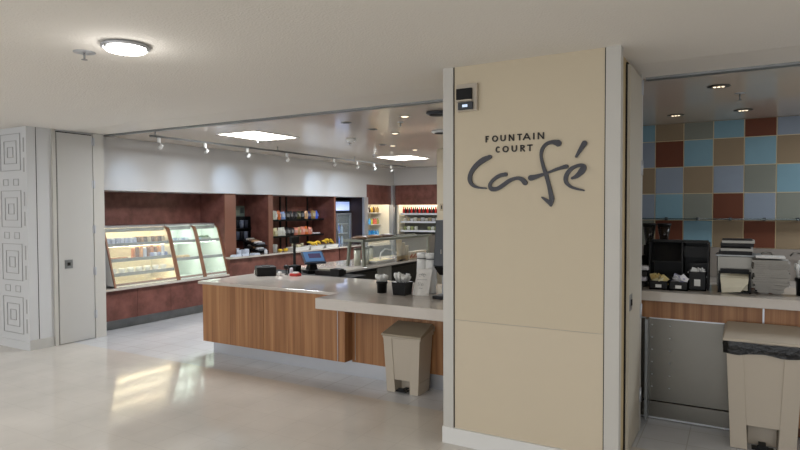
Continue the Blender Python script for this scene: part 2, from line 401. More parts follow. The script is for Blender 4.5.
S = {
'c': [(-1.496,2.054,0.0118),(-1.545,2.035,0.0164),(-1.597,2.0,0.0147),(-1.634,1.955,0.013),(-1.647,1.906,0.0135),(-1.63,1.867,0.0105),(-1.589,1.846,0.0071),(-1.527,1.839,0.0047)],
'a': [(-1.384,1.93,0.0125),(-1.427,1.922,0.0113),(-1.471,1.896,0.01),(-1.497,1.861,0.01),(-1.483,1.833,0.0135),(-1.442,1.835,0.0118),(-1.399,1.859,0.0118),(-1.356,1.887,0.0113),(-1.307,1.902,0.01),(-1.272,1.895,0.013),(-1.247,1.869,0.0142)],
'f': [(-1.027,2.121,0.0191),(-1.063,2.13,0.012),(-1.103,2.121,0.0095),(-1.13,2.09,0.01),(-1.139,2.044,0.0083),(-1.125,1.978,0.0095),(-1.105,1.918,0.0113),(-1.087,1.852,0.0108),(-1.075,1.799,0.0125),(-1.067,1.757,0.0137),(-1.074,1.717,0.0071)],
'g': [(-1.132,1.771,0.0042),(-1.104,1.752,0.0095),(-1.075,1.728,0.0113)],
'h': [(-1.207,1.901,0.0166),(-1.169,1.909,0.0125),(-1.102,1.929,0.0066),(-1.037,1.952,0.0083),(-0.974,1.968,0.012)],
'e': [(-0.936,1.891,0.0071),(-0.905,1.906,0.012),(-0.873,1.939,0.0174),(-0.865,1.965,0.0132),(-0.898,1.971,0.0095),(-0.946,1.949,0.0108),(-0.974,1.907,0.012),(-0.974,1.868,0.0108),(-0.946,1.838,0.0083),(-0.907,1.823,0.0066),(-0.861,1.812,0.0042)],
'i': [(-0.911,2.029,0.0066),(-0.887,2.068,0.0108),(-0.86,2.111,0.0149)]}
sg = thing('sign_lettering', (SX, SY, SZ), 'large dark handwritten word Café in raised metal on the beige sign wall', 'sign')
for nm, ks in (('letter', 'c'), ('letter', 'a'), ('letter', 'fgh'), ('letter', 'e'), ('accent', 'i')):
    m = MB()
    for q, k in enumerate(ks): ribbon(m, [(x - SX, z - SZ, w * 1.14) for x, z, w in S[k]], -.014 - .0004 * q, 0)
    m.build(nm, M['sign'], sg)
def letter(ch, x0, w, z0, h):
    t = .0042; x1 = x0 + w; xm = x0 + w / 2; z1 = z0 + h; m = MB()
    def st(*p): ribbon(m, [(a, b, t) for a, b in p], -.008, 0, smooth=False, caps=False)
    def arc(a0, a1, n=18, cx=xm, cz=z0 + h / 2, rx=w / 2 - t, rz=h / 2 - t):
        return [(cx + rx * math.cos(math.radians(a0 + (a1 - a0) * i / n)), cz + rz * math.sin(math.radians(a0 + (a1 - a0) * i / n))) for i in range(n + 1)]
    a, b = x0 + t, x1 - t
    if ch == 'F': st((a, z0), (a, z1)); st((a, z1 - t), (x1, z1 - t)); st((a, z0 + h * .52), (x1 - .004, z0 + h * .52))
    if ch == 'O': st(*arc(0, 360, 28))
    if ch == 'C': st(*arc(45, 315, 22, cx=xm + .003))
    if ch == 'U': st(*([(a, z1)] + arc(180, 360, 12, cz=z0 + w / 2, rz=w / 2 - t) + [(b, z1)]))
    if ch == 'N': st((a, z0), (a, z1)); st((b, z0), (b, z1)); st((a, z1 - .001), (b, z0 + .001))
    if ch == 'T': st((xm, z0), (xm, z1)); st((x0, z1 - t), (x1, z1 - t))
    if ch == 'A': st((x0, z0), (xm, z1)); st((x1, z0), (xm, z1)); st((x0 + w * .22, z0 + h * .32), (x1 - w * .22, z0 + h * .32))
    if ch == 'I': st((xm, z0), (xm, z1))
    if ch == 'R': st((a, z0), (a, z1)); st((a, z1 - t), *arc(90, -90, 10, cx=xm, cz=z1 - h * .27, rz=h * .27 - t), (a, z1 - h * .54)); st((xm - .002, z1 - h * .54), (x1, z0))
    return m
sg2 = thing('sign_lettering', (SX, SY, 2.14), 'small dark capitals FOUNTAIN COURT above the handwritten word', 'sign')
for word, spans, z0 in (('FOUNTAIN', [(68, 105), (145, 215), (243, 305), (340, 402), (438, 490), (505, 582), (612, 632), (665, 735)], .0155), ('COURT', [(183, 240), (268, 340), (372, 435), (472, 522), (550, 608)], -.06)):
    for ch, (a, b) in zip(word, spans):
        X = lambda v: -1.530 + (480 + v / 11.43 - 486) * .00702 - SX
        m = letter(ch, X(a), X(b) - X(a), z0, .0435)
        m.build('letter', M['sign_dark'], sg2)
# access panel
t = thing('sensor_box', (-1.665, 3.858, 2.48), 'beige wall box with black window and small lit display above the sign', 'wall sensor')
bx(-.075, .08, -.03, 0, -.1, .09).build('housing', M['bin'], t, .004)
bx(-.07, .048, -.05, -.03, -.022, .056).build('window', M['black'], t, .004)
bx(-.075, .05, -.056, -.03, -.034, -.024).build('ledge', M['bin'], t)
bx(-.055, .055, -.05, -.03, -.092, -.04).build('reader', M['slate'], t, .003)
bx(-.02, .018, -.053, -.05, -.075, -.058).build('display', mat('small display', (.8, .85, .9), .5, emit=(.8, .88, 1), estr=.7), t)

# ------------------------------------------------------------------ ceiling fittings
t = thing('ceiling_lamp', (-3.25, 2.31, CZ), 'round flush ceiling lamp with chrome ring glowing white in the hall', 'ceiling lamp')
MB().lathe([(.128, 0), (.138, -.008), (.140, -.018), (.132, -.024)], n=40).build('ring', M['alu'], t)
MB().lathe([(.001, -.045), (.07, -.044), (.11, -.038), (.126, -.024), (.126, -.018)][::-1], n=40).build('diffuser', M['lamp'], t)
for k in range(3):
    a = k * 2 * PI / 3 + .5
    bx(-.008, .008, -.006, .006, -.04, -.018).build('clip', M['steel_dull'], t, loc=(.13 * math.cos(a), .13 * math.sin(a), 0))
def sprinkler(loc, label, plate=.035, s=1.0):
    t = thing('sprinkler', loc, label, 'sprinkler', group='ceiling sprinklers')
    MB().lathe([(plate, 0), (plate, -.004), (plate * .5, -.008)]).build('plate', M['alu'], t)
    m = MB().tube([(0, 0, -.006), (0, 0, -.045 * s)], .006)
    m.lathe([(.018, -.047 * s), (.018, -.05 * s)], n=12); m.build('head', M['steel_dull'], t)
sprinkler((-3.62, 2.28, CZ), 'chrome sprinkler on a wide plate left of the round hall lamp', .065, 1.0)
sprinkler((-.01, 5.99, CZ), 'sprinkler on the ceiling in front of the tiled wall', .04, 1.3)
sprinkler((-3.41, 5.95, CZ), 'sprinkler on the cafe ceiling between the dark vent and the rectangular light')
sprinkler((-6.0, 6.35, CZ), 'sprinkler on the cafe ceiling left of the nearer light panel')
sprinkler((-5.02, 7.24, CZ), 'sprinkler on the cafe ceiling beside the smoke detector')
sprinkler((-5.9, 9.3, CZ), 'sprinkler on the cafe ceiling left of the farther light panel')
for (x, y), lb in zip((((-.16), 5.55), ((-.61), 7.04), (.02, 7.03)), ('large round downlight nearest the opening in the right room', 'left small downlight close to the tiled wall', 'right small downlight close to the tiled wall')):
    t = thing('downlight', (x, y, CZ), lb, 'downlight', group='right room downlights')
    MB().lathe([(.07, 0), (.085, -.003), (.088, -.006), (.06, -.008)], n=28).build('ring', M['steel'], t)
    m = MB()
    for q in (-.03, .0, .03): m.lathe([(.013, -.009), (.01, -.012)], cx=q, n=10)
    m.build('lens', M['downlamp'], t)
for (x, y), lb, on in zip(((-3.15, 5.59), (-3.97, 6.78), (-4.85, 7.9), (-4.79, 8.84), (-3.97, 5.66), (-4.78, 8.09), (-4.02, 6.3)),
        ('small downlight nearest the dark vent', 'bright oval downlight in the middle of the cafe ceiling', 'downlight behind the smoke detector', 'downlight just before the farther light panel', 'unlit downlight near the grille track', 'small downlight left of the farther panel corner', 'small unlit downlight beside the bright one'), (1, 1, 0, 1, 0, 1, 0)):
    t = thing('downlight', (x, y, CZ), lb, 'downlight', group='cafe ceiling downlights')
    MB().lathe([(.045, 0), (.06, -.003), (.062, -.006), (.045, -.008)], n=24).build('ring', M['steel_dull'], t)
    MB().lathe([(.042, -.008), (.03, -.011)], n=18).build('lens', M['downlamp'] if on else M['black'], t)
t = thing('smoke_detector', (-4.83, 7.0, CZ), 'white domed smoke detector on the cafe ceiling', 'smoke detector')
MB().lathe([(.07, 0), (.07, -.02), (.055, -.04)]).build('housing', M['white'], t); MB().lathe([(.03, -.04), (.025, -.055)]).build('sensor', M['white'], t)
for loc, lb in (((-2.73, 5.54, CZ), 'dark round ceiling speaker at the edge of the sign wall'), ((-3.35, 6.9, CZ), 'pale round ceiling fixture with dark grille right of the bright downlight')):
    t = thing('ceiling_speaker', loc, lb, 'ceiling speaker')
    MB().lathe([(.12, 0), (.125, -.015), (.1, -.03)], n=28).build('housing', M['white'] if loc[1] > 6 else M['slate'], t)
    MB().lathe([(.09, -.03), (.085, -.034)], n=28).build('grille', M['black_matte'], t)
for (x0, x1, y0, y1), lb in (((-6.03, -5.38, 5.64, 6.47), 'nearer bright rectangular ceiling light panel'), ((-6.1, -5.4, 9.72, 10.55), 'farther bright rectangular ceiling light panel')):
    cx, cy = (x0 + x1) / 2, (y0 + y1) / 2
    t = thing('light_panel', (cx, cy, CZ), lb, 'ceiling light', group='ceiling light panels')
    w, d = (x1 - x0) / 2, (y1 - y0) / 2
    bx(-w, w, -d, d, -.006, 0).build('diffuser', M['troffer'], t)
    m = bx(-w - .02, w + .02, -d - .02, -d, -.008, 0); m.box(-w - .02, w + .02, d, d + .02, -.008, 0); m.box(-w - .02, -w, -d, d, -.008, 0); m.box(w, w + .02, -d, d, -.008, 0)
    m.build('frame', M['white'], t)
# track and spots
t = thing('track_rail', (-6.47, 8.2, 2.63), 'long dark track rail hanging along the white soffit', 'light track')
bx(-.018, .018, -3.28, 3.3, -.012, .012).build('rail', cm((.36, .36, .35)), t)
for y in (-3.2, -.9, 1.3, 3.2): MB().tube([(0, y, .012), (0, y, .07)], .008).build('hanger', M['steel_dull'], t)
def spot(loc, label, aim):
    t = thing('track_spotlight', loc, label, 'spotlight', group='track spotlights along the soffit')
    bx(-.014, .014, -.018, .018, -.06, 0).build('adapter', M['white'], t, .003)
    d = Vector(aim).normalized()
    m = MB().tube([(0.01, 0, -.05), (.03, .01, -.09), (.01, .03, -.11)], .005); m.build('yoke', M['white'], t)
    c = Vector((.0, .03, -.11))
    h = MB().tube([c - d * .035, c + d * .02, c + d * .04], [.02, .022, .025], n=14).build('lamp_head', M['white'], t)
    MB().tube([c + d * .0401, c + d * .042], [.02, .02], n=14).build('lens', M['white'], h)
    return Vector(loc) + c + d * .1
AIM = [(.25, 16), (.45, 15), (.55, 40), (.6, 20), (.75, 48), (.8, 34), (.7, 5), (.7, 5)]
TY = [5.055, 5.807, 6.625, 7.527, 8.827, 9.579, 10.196, 10.873]
for i, y in enumerate(TY):
    aim = (-1.05, AIM[i][0], -.37)
    p = spot((-6.47, y, 2.618), 'white track spotlight, %s from the near end of the rail' % ORD[i], aim)
    ld = bpy.data.lights.new('spot', 'SPOT'); ld.energy = AIM[i][1]; ld.color = (.55, .75, 1); ld.spot_size = math.radians(40); ld.spot_blend = 1; ld.shadow_soft_size = .04
    lo = bpy.data.objects.new('spot_lamp', ld); col.objects.link(lo); lo.location = p + Vector(aim).normalized() * .03
    lo.rotation_euler = Vector(aim).to_track_quat('-Z', 'Y').to_euler()

# ------------------------------------------------------------------ left display counter
def cabinet(name, x0, x1, y0, y1, z1, doors, label, cat='cabinet', kick=.15):
    t = thing(name, ((x0 + x1) / 2, (y0 + y1) / 2, 0), label, cat)
    hx, hy = (x1 - x0) / 2, (y1 - y0) / 2
    bx(-hx, hx - .02, -hy, hy, kick, z1).build('carcass', M['brown'], t)
    bx(-hx, hx - (.13 if z1 < .7 else .06), -hy, hy, 0, kick).build('plinth', M['steel_dull'], t)
    n = doors
    for i in range(n):
        a = -hy + 2 * hy * i / n + .002; b = -hy + 2 * hy * (i + 1) / n - .002
        bx(hx - .02, hx, a, b, kick, z1 - .004).build('door', M['brown'], t)
    return t
cabinet('cabinet', -8.19, -7.55, 4.915, 7.23, .568, 4, 'low rust brown cabinet run under the display cases')
def top(name, poly, z0, z1, label, mt='quartz'):
    cx = sum(p[0] for p in poly) / len(poly); cy = sum(p[1] for p in poly) / len(poly)
    o = MB().prism([(p[0] - cx, p[1] - cy) for p in poly], 'z', z0 - z0, z1 - z0).build(name, M[mt], bevel=.004, loc=(cx, cy, z0))
    return tag(o, label, 'countertop')
def rect(a, b, c, d): return [(a, c), (b, c), (b, d), (a, d)]
top('countertop', rect(-8.19, -7.5, 4.92, 7.232), .568, .6, 'pale worktop under the glass display cases')
cabinet('cabinet', -8.19, -7.5, 7.235, 10.4, .85, 5, 'taller rust brown cabinet run under the snack shelves')
top('countertop', rect(-8.19, -7.43, 7.14, 10.41) if 0 else [(-7.598, 7.235), (-7.43, 7.235), (-7.43, 11.3), (-7.598, 11.3)], .85, .88, 'pale worktop strip running past the coffee niche and snack shelves')
cabinet('cabinet', -7.92, -7.5, 10.43, 11.39, .85, 2, 'short rust brown cabinet in front of the glass fridge')
top('countertop', rect(-7.92, -7.6, 10.43, 11.39), .85, .88, 'pale worktop in front of the glass fridge')
top('countertop', rect(-8.19, -7.617, 7.49, 8.30), .85, .88, 'pale niche shelf top inside the coffee niche')
top('countertop', rect(-8.19, -7.617, 8.44, 10.35), .85, .88, 'pale niche shelf top under the snack shelves')

def display_case(y0, y1, zb, zt, warm, label):
    yc = (y0 + y1) / 2; h = (y1 - y0) / 2
    t = thing('display_case', (-7.9, yc, zb), label, 'display case')
    X = lambda x: x + 7.9
    H = zt - zb
    # side profile (x, z) local: bottom front -> curved top
    prof = [(X(-7.535), 0), (X(-7.56), .08), (X(-7.625), .30), (X(-7.69), .52), (X(-7.745), .70), (X(-7.775), H - .05), (X(-7.81), H - .015), (X(-7.87), H)]
    lining = M['case_warm'] if warm else M['case_cool']
    bx(X(-8.17), X(-8.15), -h, h, 0, H).build('back_panel', lining, t)
    bx(X(-8.15), X(-7.545), -h, h, 0, .02).build('deck', lining, t)
    bx(X(-8.17), X(-7.85), -h, h, H, H + .03).build('top_rim', M['alu'], t)
    bx(X(-7.84), X(-7.83), -h + .022, h - .022, H - .06, H - .004).build('front_header', M['steel_dull'], t)
    bx(X(-7.565), X(-7.55), -h + .021, h - .021, .02, .05).build('bottom_rail', M['brown_edge'], t)
    for s in (-1, 1):
        ya, yb = (-h, -h + .02) if s < 0 else (h - .02, h)
        poly = [(x, z) for x, z in prof] + [(X(-8.15), H), (X(-8.15), .0)]
        MB().prism(poly, 'y', ya, yb).build('side_panel', lining if s > 0 else M['white'], t)
        m = MB()
        vs = []
        for (x, z) in prof: vs += [(x, ya - .003, z), (x + .02, ya - .003, z), (x + .02, yb + .003, z), (x, yb + .003, z)]
        fs = []
        for i in range(len(prof) - 1):
            for k in range(4): fs.append((i * 4 + k, i * 4 + (k + 1) % 4, i * 4 + 4 + (k + 1) % 4, i * 4 + 4 + k))
        fs += [(0, 1, 2, 3), tuple(len(vs) - 4 + k for k in range(4))]
        m.add(vs, fs).build('side_edging', M['brown_edge'], t)
    vs = []
    m = MB(); m.smooth = True
    for (x, z) in prof: vs += [(x + .004, -h + .022, z), (x + .004, h - .022, z)]
    n = len(prof); vs += [(v[0] - .006, v[1], v[2]) for v in vs]
    fs = [(2 * i, 2 * i + 1, 2 * i + 3, 2 * i + 2) for i in range(n - 1)] + [(2 * n + 2 * i, 2 * n + 2 * i + 2, 2 * n + 2 * i + 3, 2 * n + 2 * i + 1) for i in range(n - 1)]
    m.add(vs, fs).build('curved_glass', M['glass'], t)
    shelves = []
    for z, xf in ((.16, -7.61), (.36, -7.67), (.575, -7.735)) if warm else ((.30, -7.65), (.57, -7.73)):
        s = bx(X(-8.15), X(xf), -h + .021, h - .021, z, z + .012).build('shelf', M['glass'] if 0 else M['white'], t)
        bx(X(xf), X(xf) + .012, -h + .021, h - .021, z - .012, z + .035).build('price_rail', M['steel_dull'], s)
        shelves.append((zb + z + .012, xf))
        MB().tube([(X(xf) - .05, -h + .05, z - .012), (X(xf) - .05, h - .05, z - .012)], .006).build('light_tube', M['tube_warm'] if warm else M['tube_cool'], s)
    MB().tube([(X(-7.90), -h + .05, H - .03), (X(-7.90), h - .05, H - .03)], .01).build('light_tube', M['tube_warm'] if warm else M['tube_cool'], t)
    return shelves
sA = display_case(5.12, 6.20, .602, 1.43, True, 'widest display case, glowing warm yellow, full of wrapped pastries')
sB = display_case(6.215, 6.72, .602, 1.43, False, 'middle display case with pale green light and few items')
sC = display_case(6.875, 7.225, .602, 1.43, False, 'narrow display case at the right with green salad on top shelf') if 0 else display_case(6.735, 7.228, .602, 1.43, False, 'narrow display case at the right holding green salad boxes')

def packet(name, w, d, h, m, label, cat, loc, group, rz=0, jit=.15):
    mb = MB(); mb.taper(0, 0, w, d, 0, w * .92, d * .8, h)
    o = mb.build(name, m, bevel=min(w, d, h) * .25, loc=loc); o.rotation_euler.z = rz
    return tag(o, label, cat, group)
# case A goods
z, xf = sA[2]
for i in range(7):
    y = 5.2 + i * .07
    packet('pastry_box', .1, .065, .10, cm((.75, .78, .86)) if i % 2 else cm((.66, .70, .80)), 'clear lidded pastry box, %s from the left on the top shelf of the warm case' % ORD[i], 'food box', (xf - .065, y, z), 'clear boxes in the warm case')
for i in range(8):
    y = 5.68 + i * .063
    c = [(.45, .3, .2), (.62, .45, .28), (.36, .24, .18), (.75, .68, .55)][i % 4]
    packet('wrapped_pastry', .1, .06, .105, cm(c), 'brown pastry, %s from the left on the top shelf of the warm case' % ORD[i], 'pastry', (xf - .065, y, z), 'brown pastries in the warm case')
z, xf = sA[1]
for i in range(4):
    tag(MB().blob((0, 0, .018), .05, .045, .022, seed=i, j=.1).build('bread_roll', M['bread'], loc=(xf - .08, 5.2 + i * .08, z)), 'flat roll, %s from the left on the middle shelf of the warm case' % ORD[i], 'bread', 'rolls in the warm case')
for i in range(4):
    tag(bx(-.05, .05, -.045, .045, 0, .012).build('red_packet', cm((.65, .3, .25)), loc=(xf - .08, 5.47 + i * .1, z)), 'flat reddish packet, %s from the left on the middle shelf of the warm case' % ORD[i], 'packet', 'flat red packets')
for i in range(9):
    y = 5.6 + i * .064
    c = [(.72, .42, .16), (.45, .24, .12), (.8, .55, .3), (.75, .78, .85), (.5, .28, .15)][i % 5]
    packet('snack_bar_bag', .05, .058, .15 + .015 * (i % 3), cm(c), 'upright orange brown bag, %s from left in the warm case' % ORD[i], 'snack bag', (xf - .11, y, z), 'upright bags in the warm case', rz=R.uniform(-.2, .2))
for i in range(5):
    packet('muffin_tub', .05, .055, .075, cm((.8, .84, .92)) if i % 2 else cm((.55, .6, .75)), 'small tub, %s from the left at the front of the warm case' % ORD[i], 'tub', (xf - .05, 5.87 + i * .063, z), 'small tubs in the warm case')
z, xf = sA[0]
for i in range(7):
    m = MB().lathe([(.03, 0), (.052, .075), (.035, .085)], n=14)
    tag(m.build('glass_bowl', cm((.86, .87, .84)), loc=(xf - .07, 5.2 + i * .14, z)), 'small pale bowl, %s from the left on the lowest shelf of the warm case' % ORD[i], 'bowl', 'bowls in the warm case')
t = thing('pastry_tray', (-7.68, 5.95, .623), 'small grey tray with scraps on the deck of the warm case', 'tray')
bx(-.05, .05, -.11, .11, 0, .01).build('tray', M['steel_dull'], t)
MB().blob((0, .02, .02), .03, .06, .012, seed=3, j=.2).build('crumbs', M['bread'], t)
z, xf = sB[1]
for i in range(5):
    packet('sandwich_pack', .09, .06, .06, cm((.6, .68, .78)) if i % 2 else cm((.82, .86, .9)), 'flat blue white sandwich pack, %s from the left in the middle display case' % ORD[i], 'sandwich pack', (xf - .08, 6.29 + i * .075, z), 'sandwich packs in the middle case')
z, xf = sB[0]
for i in range(4):
    tag(MB().blob((0, 0, .03), .04, .04, .03, seed=i + 9, j=.15).build('bread_roll', cm((.85, .72, .5)), loc=(xf - .07, 6.33 + i * .07, z)), 'pale bun, %s from the left in the middle display case' % ORD[i], 'bread', 'buns in the middle case')
z, xf = sC[1]
for i in range(3):
    t = thing('salad_box', (xf - .08, 6.82 + i * .1, z), 'clear salad box with green leaves, %s from the left in the narrow display case' % ORD[i], 'salad box', group='salad boxes')
    MB().taper(0, 0, .08, .08, 0, .1, .09, .045).build('box', cm((.6, .75, .85)) if i == 0 else cm((.65, .7, .6)), t)
    MB().blob((0, 0, .055), .045, .042, .025, seed=i, j=.3).build('leaves', cm((.22, .42, .12)), t)
# case extra fixtures on narrow case side
# ------------------------------------------------------------------ coffee niche
t = thing('poster', (-8.198, 8.11, 1.66), 'grey green picture panel at the top of the coffee niche', 'poster')
bx(0, .012, -.27, .18, -.1, .1).build('board', cm((.42, .46, .42)), t)
for k, (a, b, c, d) in enumerate(((-.24, -.1, -.05, .06), (-.06, .05, -.08, .02), (.07, .16, -.04, .07))): bx(.012, .014, a, b, c, d).build('picture', cm([(.3, .36, .38), (.55, .57, .5), (.25, .28, .27)][k]), t)
t = thing('cup_rack', (-8.08, 8.06, .88), 'dark coffee cup rack with pockets at the back of the coffee niche', 'rack')
bx(-.1, -.08, -.26, .22, .22, .68).build('back_panel', M['black_matte'], t)
for z in (.24, .45): bx(-.08, .08, -.26, .22, z, z + .012).build('shelf', M['black'], t)
for y in (-.26, .21): bx(-.1, .06, y, y + .01, 0, .68).build('side', M['black'], t)
for j, z in enumerate((.252, .462)):
    for i in range(4):
        m = MB().lathe([(.035, 0), (.045, .13), (.047, .15)], n=14)
        tag(m.build('coffee_packet', cm([(.18, .2, .25), (.3, .33, .4), (.1, .11, .14), (.45, .48, .55)][(i + j) % 4]), loc=(-8.06, 7.86 + i * .11, .88 + z)), 'dark coffee canister, %s from the left on the %s shelf of the cup rack' % (ORD[i], ['lower', 'upper'][j]), 'canister', 'canisters in the coffee niche')
for j, z in enumerate((1.03, .92)):
    t = thing('condiment_rack', (-7.77 + .04 * j, 8.1, z - .02), ['upper sloping black condiment rack in the coffee niche', 'lower sloping black condiment rack in the coffee niche'][j], 'rack')
    for q in range(1): MB().hexa([(-.18, -.12, .10), (.16, -.12, .0), (.16, .18, .0), (-.18, .18, .10), (-.18, -.12, .115), (.16, -.12, .015), (.16, .18, .015), (-.18, .18, .115)]).build('tray', M['black'], t)
    for y in (-.1, .16): MB().tube([(-.16, y, .12), (-.16, y, -(z - .9) + .002)], .008).build('leg', M['black'], t)
    for i in range(5):
        packet('condiment_packet', .05, .2, .035, cm([(.8, .8, .78), (.5, .42, .36), (.7, .55, .4), (.85, .85, .86), (.4, .42, .46)][i]), 'row of sachets, %s from the back in the %s condiment rack' % (ORD[i], ['upper', 'lower'][j]), 'sachets', (-7.89 + .04 * j + i * .065, 8.13, z + .097 - i * .019), 'sachet rows in the condiment racks')
for i, (x, y, s) in enumerate(((-7.66, 7.56, .13), (-7.55, 7.50, .11), (-7.52, 7.66, .12), (-7.66, 7.72, .10))):
    m = MB()
    for k in range(5): m.lathe([(.035, k * s / 5), (.045, (k + .9) * s / 5)], n=14)
    tag(m.build('cup_stack', cm((.80, .83, .88)), loc=(x, y, .88)), 'stack of white paper cups, %s of four in the coffee niche' % ORD[i], 'paper cups', 'cup stacks in the coffee niche')
for i, (x, y) in enumerate(((-7.5, 7.38), (-7.5, 7.56), (-7.5, 7.84))):
    packet('lid_tray', .13, .16, .035, cm((.76, .8, .86)), 'low white tray of lids, %s from the left on the coffee niche worktop' % ORD[i], 'tray', (x, y, .88), 'lid trays')
packet('napkin_cup', .05, .05, .08, cm((.85, .86, .88)), 'single white cup at the right end of the coffee niche', 'cup', (-7.5, 8.12, .88), None)
# ------------------------------------------------------------------ snack shelves
t = thing('snack_shelving', (-8.19, 9.5, .88), 'black wall shelving with two trays holding snack bags', 'shelving')
for y in (-.2, -.01, .68): bx(-.01, .015, y - .015, y + .015, .0, 1.07).build('upright', M['black_matte'], t)
for z, a, b in ((.575, -.98, .93), (.25, -.98, .87)):
    s = bx(.0, .3, a, b, z, z + .015).build('shelf', M['black'], t)
    bx(.3, .31, a, b, z, z + .035).build('shelf_lip', M['black'], s)
def bag_mesh(w, h, d):
    m = MB(); m.smooth = True; nx, nz = 6, 7; vs = []
    for s in (1, -1):
        for j in range(nz):
            for i in range(nx):
                u, v = i / (nx - 1), j / (nz - 1)
                b = (math.sin(PI * u) ** .5) * (math.sin(PI * min(1, v * 1.02)) ** .45 if v < .98 else 0)
                wv = .003 * math.sin(i * 2.1 + j)
                vs.append((s * (d / 2 * b) + wv, (u - .5) * w * (1 - .06 * math.sin(PI * v)), v * h))
    N = nx * nz
    for s in (0, 1):
        fs = [(s * N + j * nx + i, s * N + j * nx + i + 1, s * N + (j + 1) * nx + i + 1, s * N + (j + 1) * nx + i) for j in range(nz - 1) for i in range(nx - 1)]
        if s == 0: a = fs
        else: a += fs
    m.add(vs, a); return m
def snack_row(cols, y0, y1, z, x, shelf, h=.19, w=None):
    n = len(cols); w = w or (y1 - y0) / n * 1.02
    for i, (cname, c) in enumerate(cols):
        o = bag_mesh(w, h * R.uniform(.92, 1.05), .07).build('snack_bag', [cm(c, .3)], loc=(x, y0 + (i + .5) * (y1 - y0) / n, z))
        tag(o, '%s snack bag, %s from the left on the %s black shelf' % (cname, ORD[i], shelf), 'snack bag', 'snack bags on the %s shelf' % shelf)
        lb = bx(.034, .037, -w * .28, w * .28, h * .35, h * .68).build('print_patch', cm(tuple(min(1, v * .5 + .35) for v in c), .4), o)
        o.rotation_euler = (R.uniform(-.16, .16), -.12 + R.uniform(-.1, .1), R.uniform(-.3, .3))
W_, OR_, GR_, BK, NV, YL, BL, PK, TN = ('white', (.8, .8, .76)), ('orange', (.8, .42, .2)), ('pale green', (.6, .7, .45)), ('black', (.08, .08, .1)), ('navy', (.13, .17, .36)), ('yellow', (.75, .65, .25)), ('bright blue', (.2, .35, .8)), ('pink', (.82, .5, .42)), ('tan', (.72, .55, .38))
snack_row([GR_, W_, OR_, ('light blue', (.55, .65, .85)), BK, ('dark grey', (.16, .16, .17)), BK, ('dark olive', (.25, .24, .12)), BK, TN, NV, ('ochre', (.55, .45, .25)), BL], 8.72, 10.28, 1.471, -7.96, 'upper')
snack_row([YL, ('cream', (.85, .82, .65)), W_, W_, BK, ('charcoal', (.1, .1, .11)), PK, TN, PK, OR_, PK], 8.72, 10.05, 1.146, -7.96, 'lower', h=.18)
for i in range(3): packet('snack_tub', .08, .07, .045, cm((.82, .8, .82)), 'low white snack tub, %s at the right end of the lower black shelf' % ORD[i], 'tub', (-7.96, 10.1 + i * .085, 1.146), 'tubs on the lower shelf')
def crescent(m, c, r, t, a0, rz, rad):
    pts = []
    for k in range(7):
        a = a0 + k * .28
        v = Vector((r * math.cos(a), 0, r * math.sin(a))); v.rotate(Matrix.Rotation(rz, 3, 'Z')); pts.append(Vector(c) + v)
    m.tube(pts, [rad * q for q in (.35, .8, 1, 1, 1, .8, .3)], n=7)
def tray_of(kind, y, label, n):
    t = thing('fruit_tray', (-7.57, y, .88), label, 'tray')
    m = bx(-.1, .1, -.2, .2, 0, .01)
    m.hexa([(-.1, -.2, .01), (.1, -.2, .01), (.1, -.19, .01), (-.1, -.19, .01), (-.12, -.23, .07), (.12, -.23, .07), (.12, -.22, .07), (-.12, -.22, .07)])
    m.hexa([(-.1, .19, .01), (.1, .19, .01), (.1, .2, .01), (-.1, .2, .01), (-.12, .22, .07), (.12, .22, .07), (.12, .23, .07), (-.12, .23, .07)])
    m.hexa([(.09, -.2, .01), (.1, -.2, .01), (.1, .2, .01), (.09, .2, .01), (.11, -.23, .07), (.12, -.23, .07), (.12, .23, .07), (.11, .23, .07)])
    m.hexa([(-.1, -.2, .01), (-.09, -.2, .01), (-.09, .2, .01), (-.1, .2, .01), (-.12, -.23, .07), (-.11, -.23, .07), (-.11, .23, .07), (-.12, .23, .07)])
    m.build('basin', M['white'], t)
    for i in range(n):
        yy = y - .16 + .32 * (i + .5) / n
        mb = MB()
        if kind == 'banana': crescent(mb, (0, 0, 0), .095, 0, .3, R.uniform(-.6, .6) + PI / 2, .024)
        else: mb.blob((0, 0, .035), .035, .035, .035)
        o = mb.build('banana' if kind == 'banana' else 'apple', M['banana'] if kind == 'banana' else cm((.75, .72, .6)), loc=(-7.57 + R.uniform(-.03, .03), yy, .91 + R.uniform(0, .05)))
        tag(o, ('yellow banana, %s from the left ' if kind == 'banana' else 'pale fruit, %s from the left ') % ORD[i] + 'in the ' + label.split(' ', 1)[1][:34], 'fruit', 'fruit in the white trays')
tray_of('banana', 10.1, 'farthest white tray heaped with bananas', 7)
tray_of('banana', 9.6, 'middle white tray with bananas piled up', 5)
tray_of('apple', 9.12, 'third white tray with pale wrapped fruit', 5)
for i, y in enumerate((8.62, 8.78)):
    tag(MB().blob((0, 0, .03), .05, .06, .03, seed=i).build('lemon', M['banana'], loc=(-7.6, y, .88)), ['left yellow fruit near the pier under the snack shelves', 'right yellow fruit near the pier under the snack shelves'][i], 'fruit', 'loose yellow fruit')
t = thing('glass_jar', (-7.6, 8.47, .88), 'clear glass jar on the worktop against the middle pier', 'jar')
MB().lathe([(.03, 0), (.045, .02), (.05, .15)], n=16).build('jar', cm((.6, .6, .58)), t)
packet('paper_tray', .2, .3, .04, M['white'], 'low white box left of the white fruit trays', 'box', (-7.58, 8.99 - .13, .88), None) if 0 else None

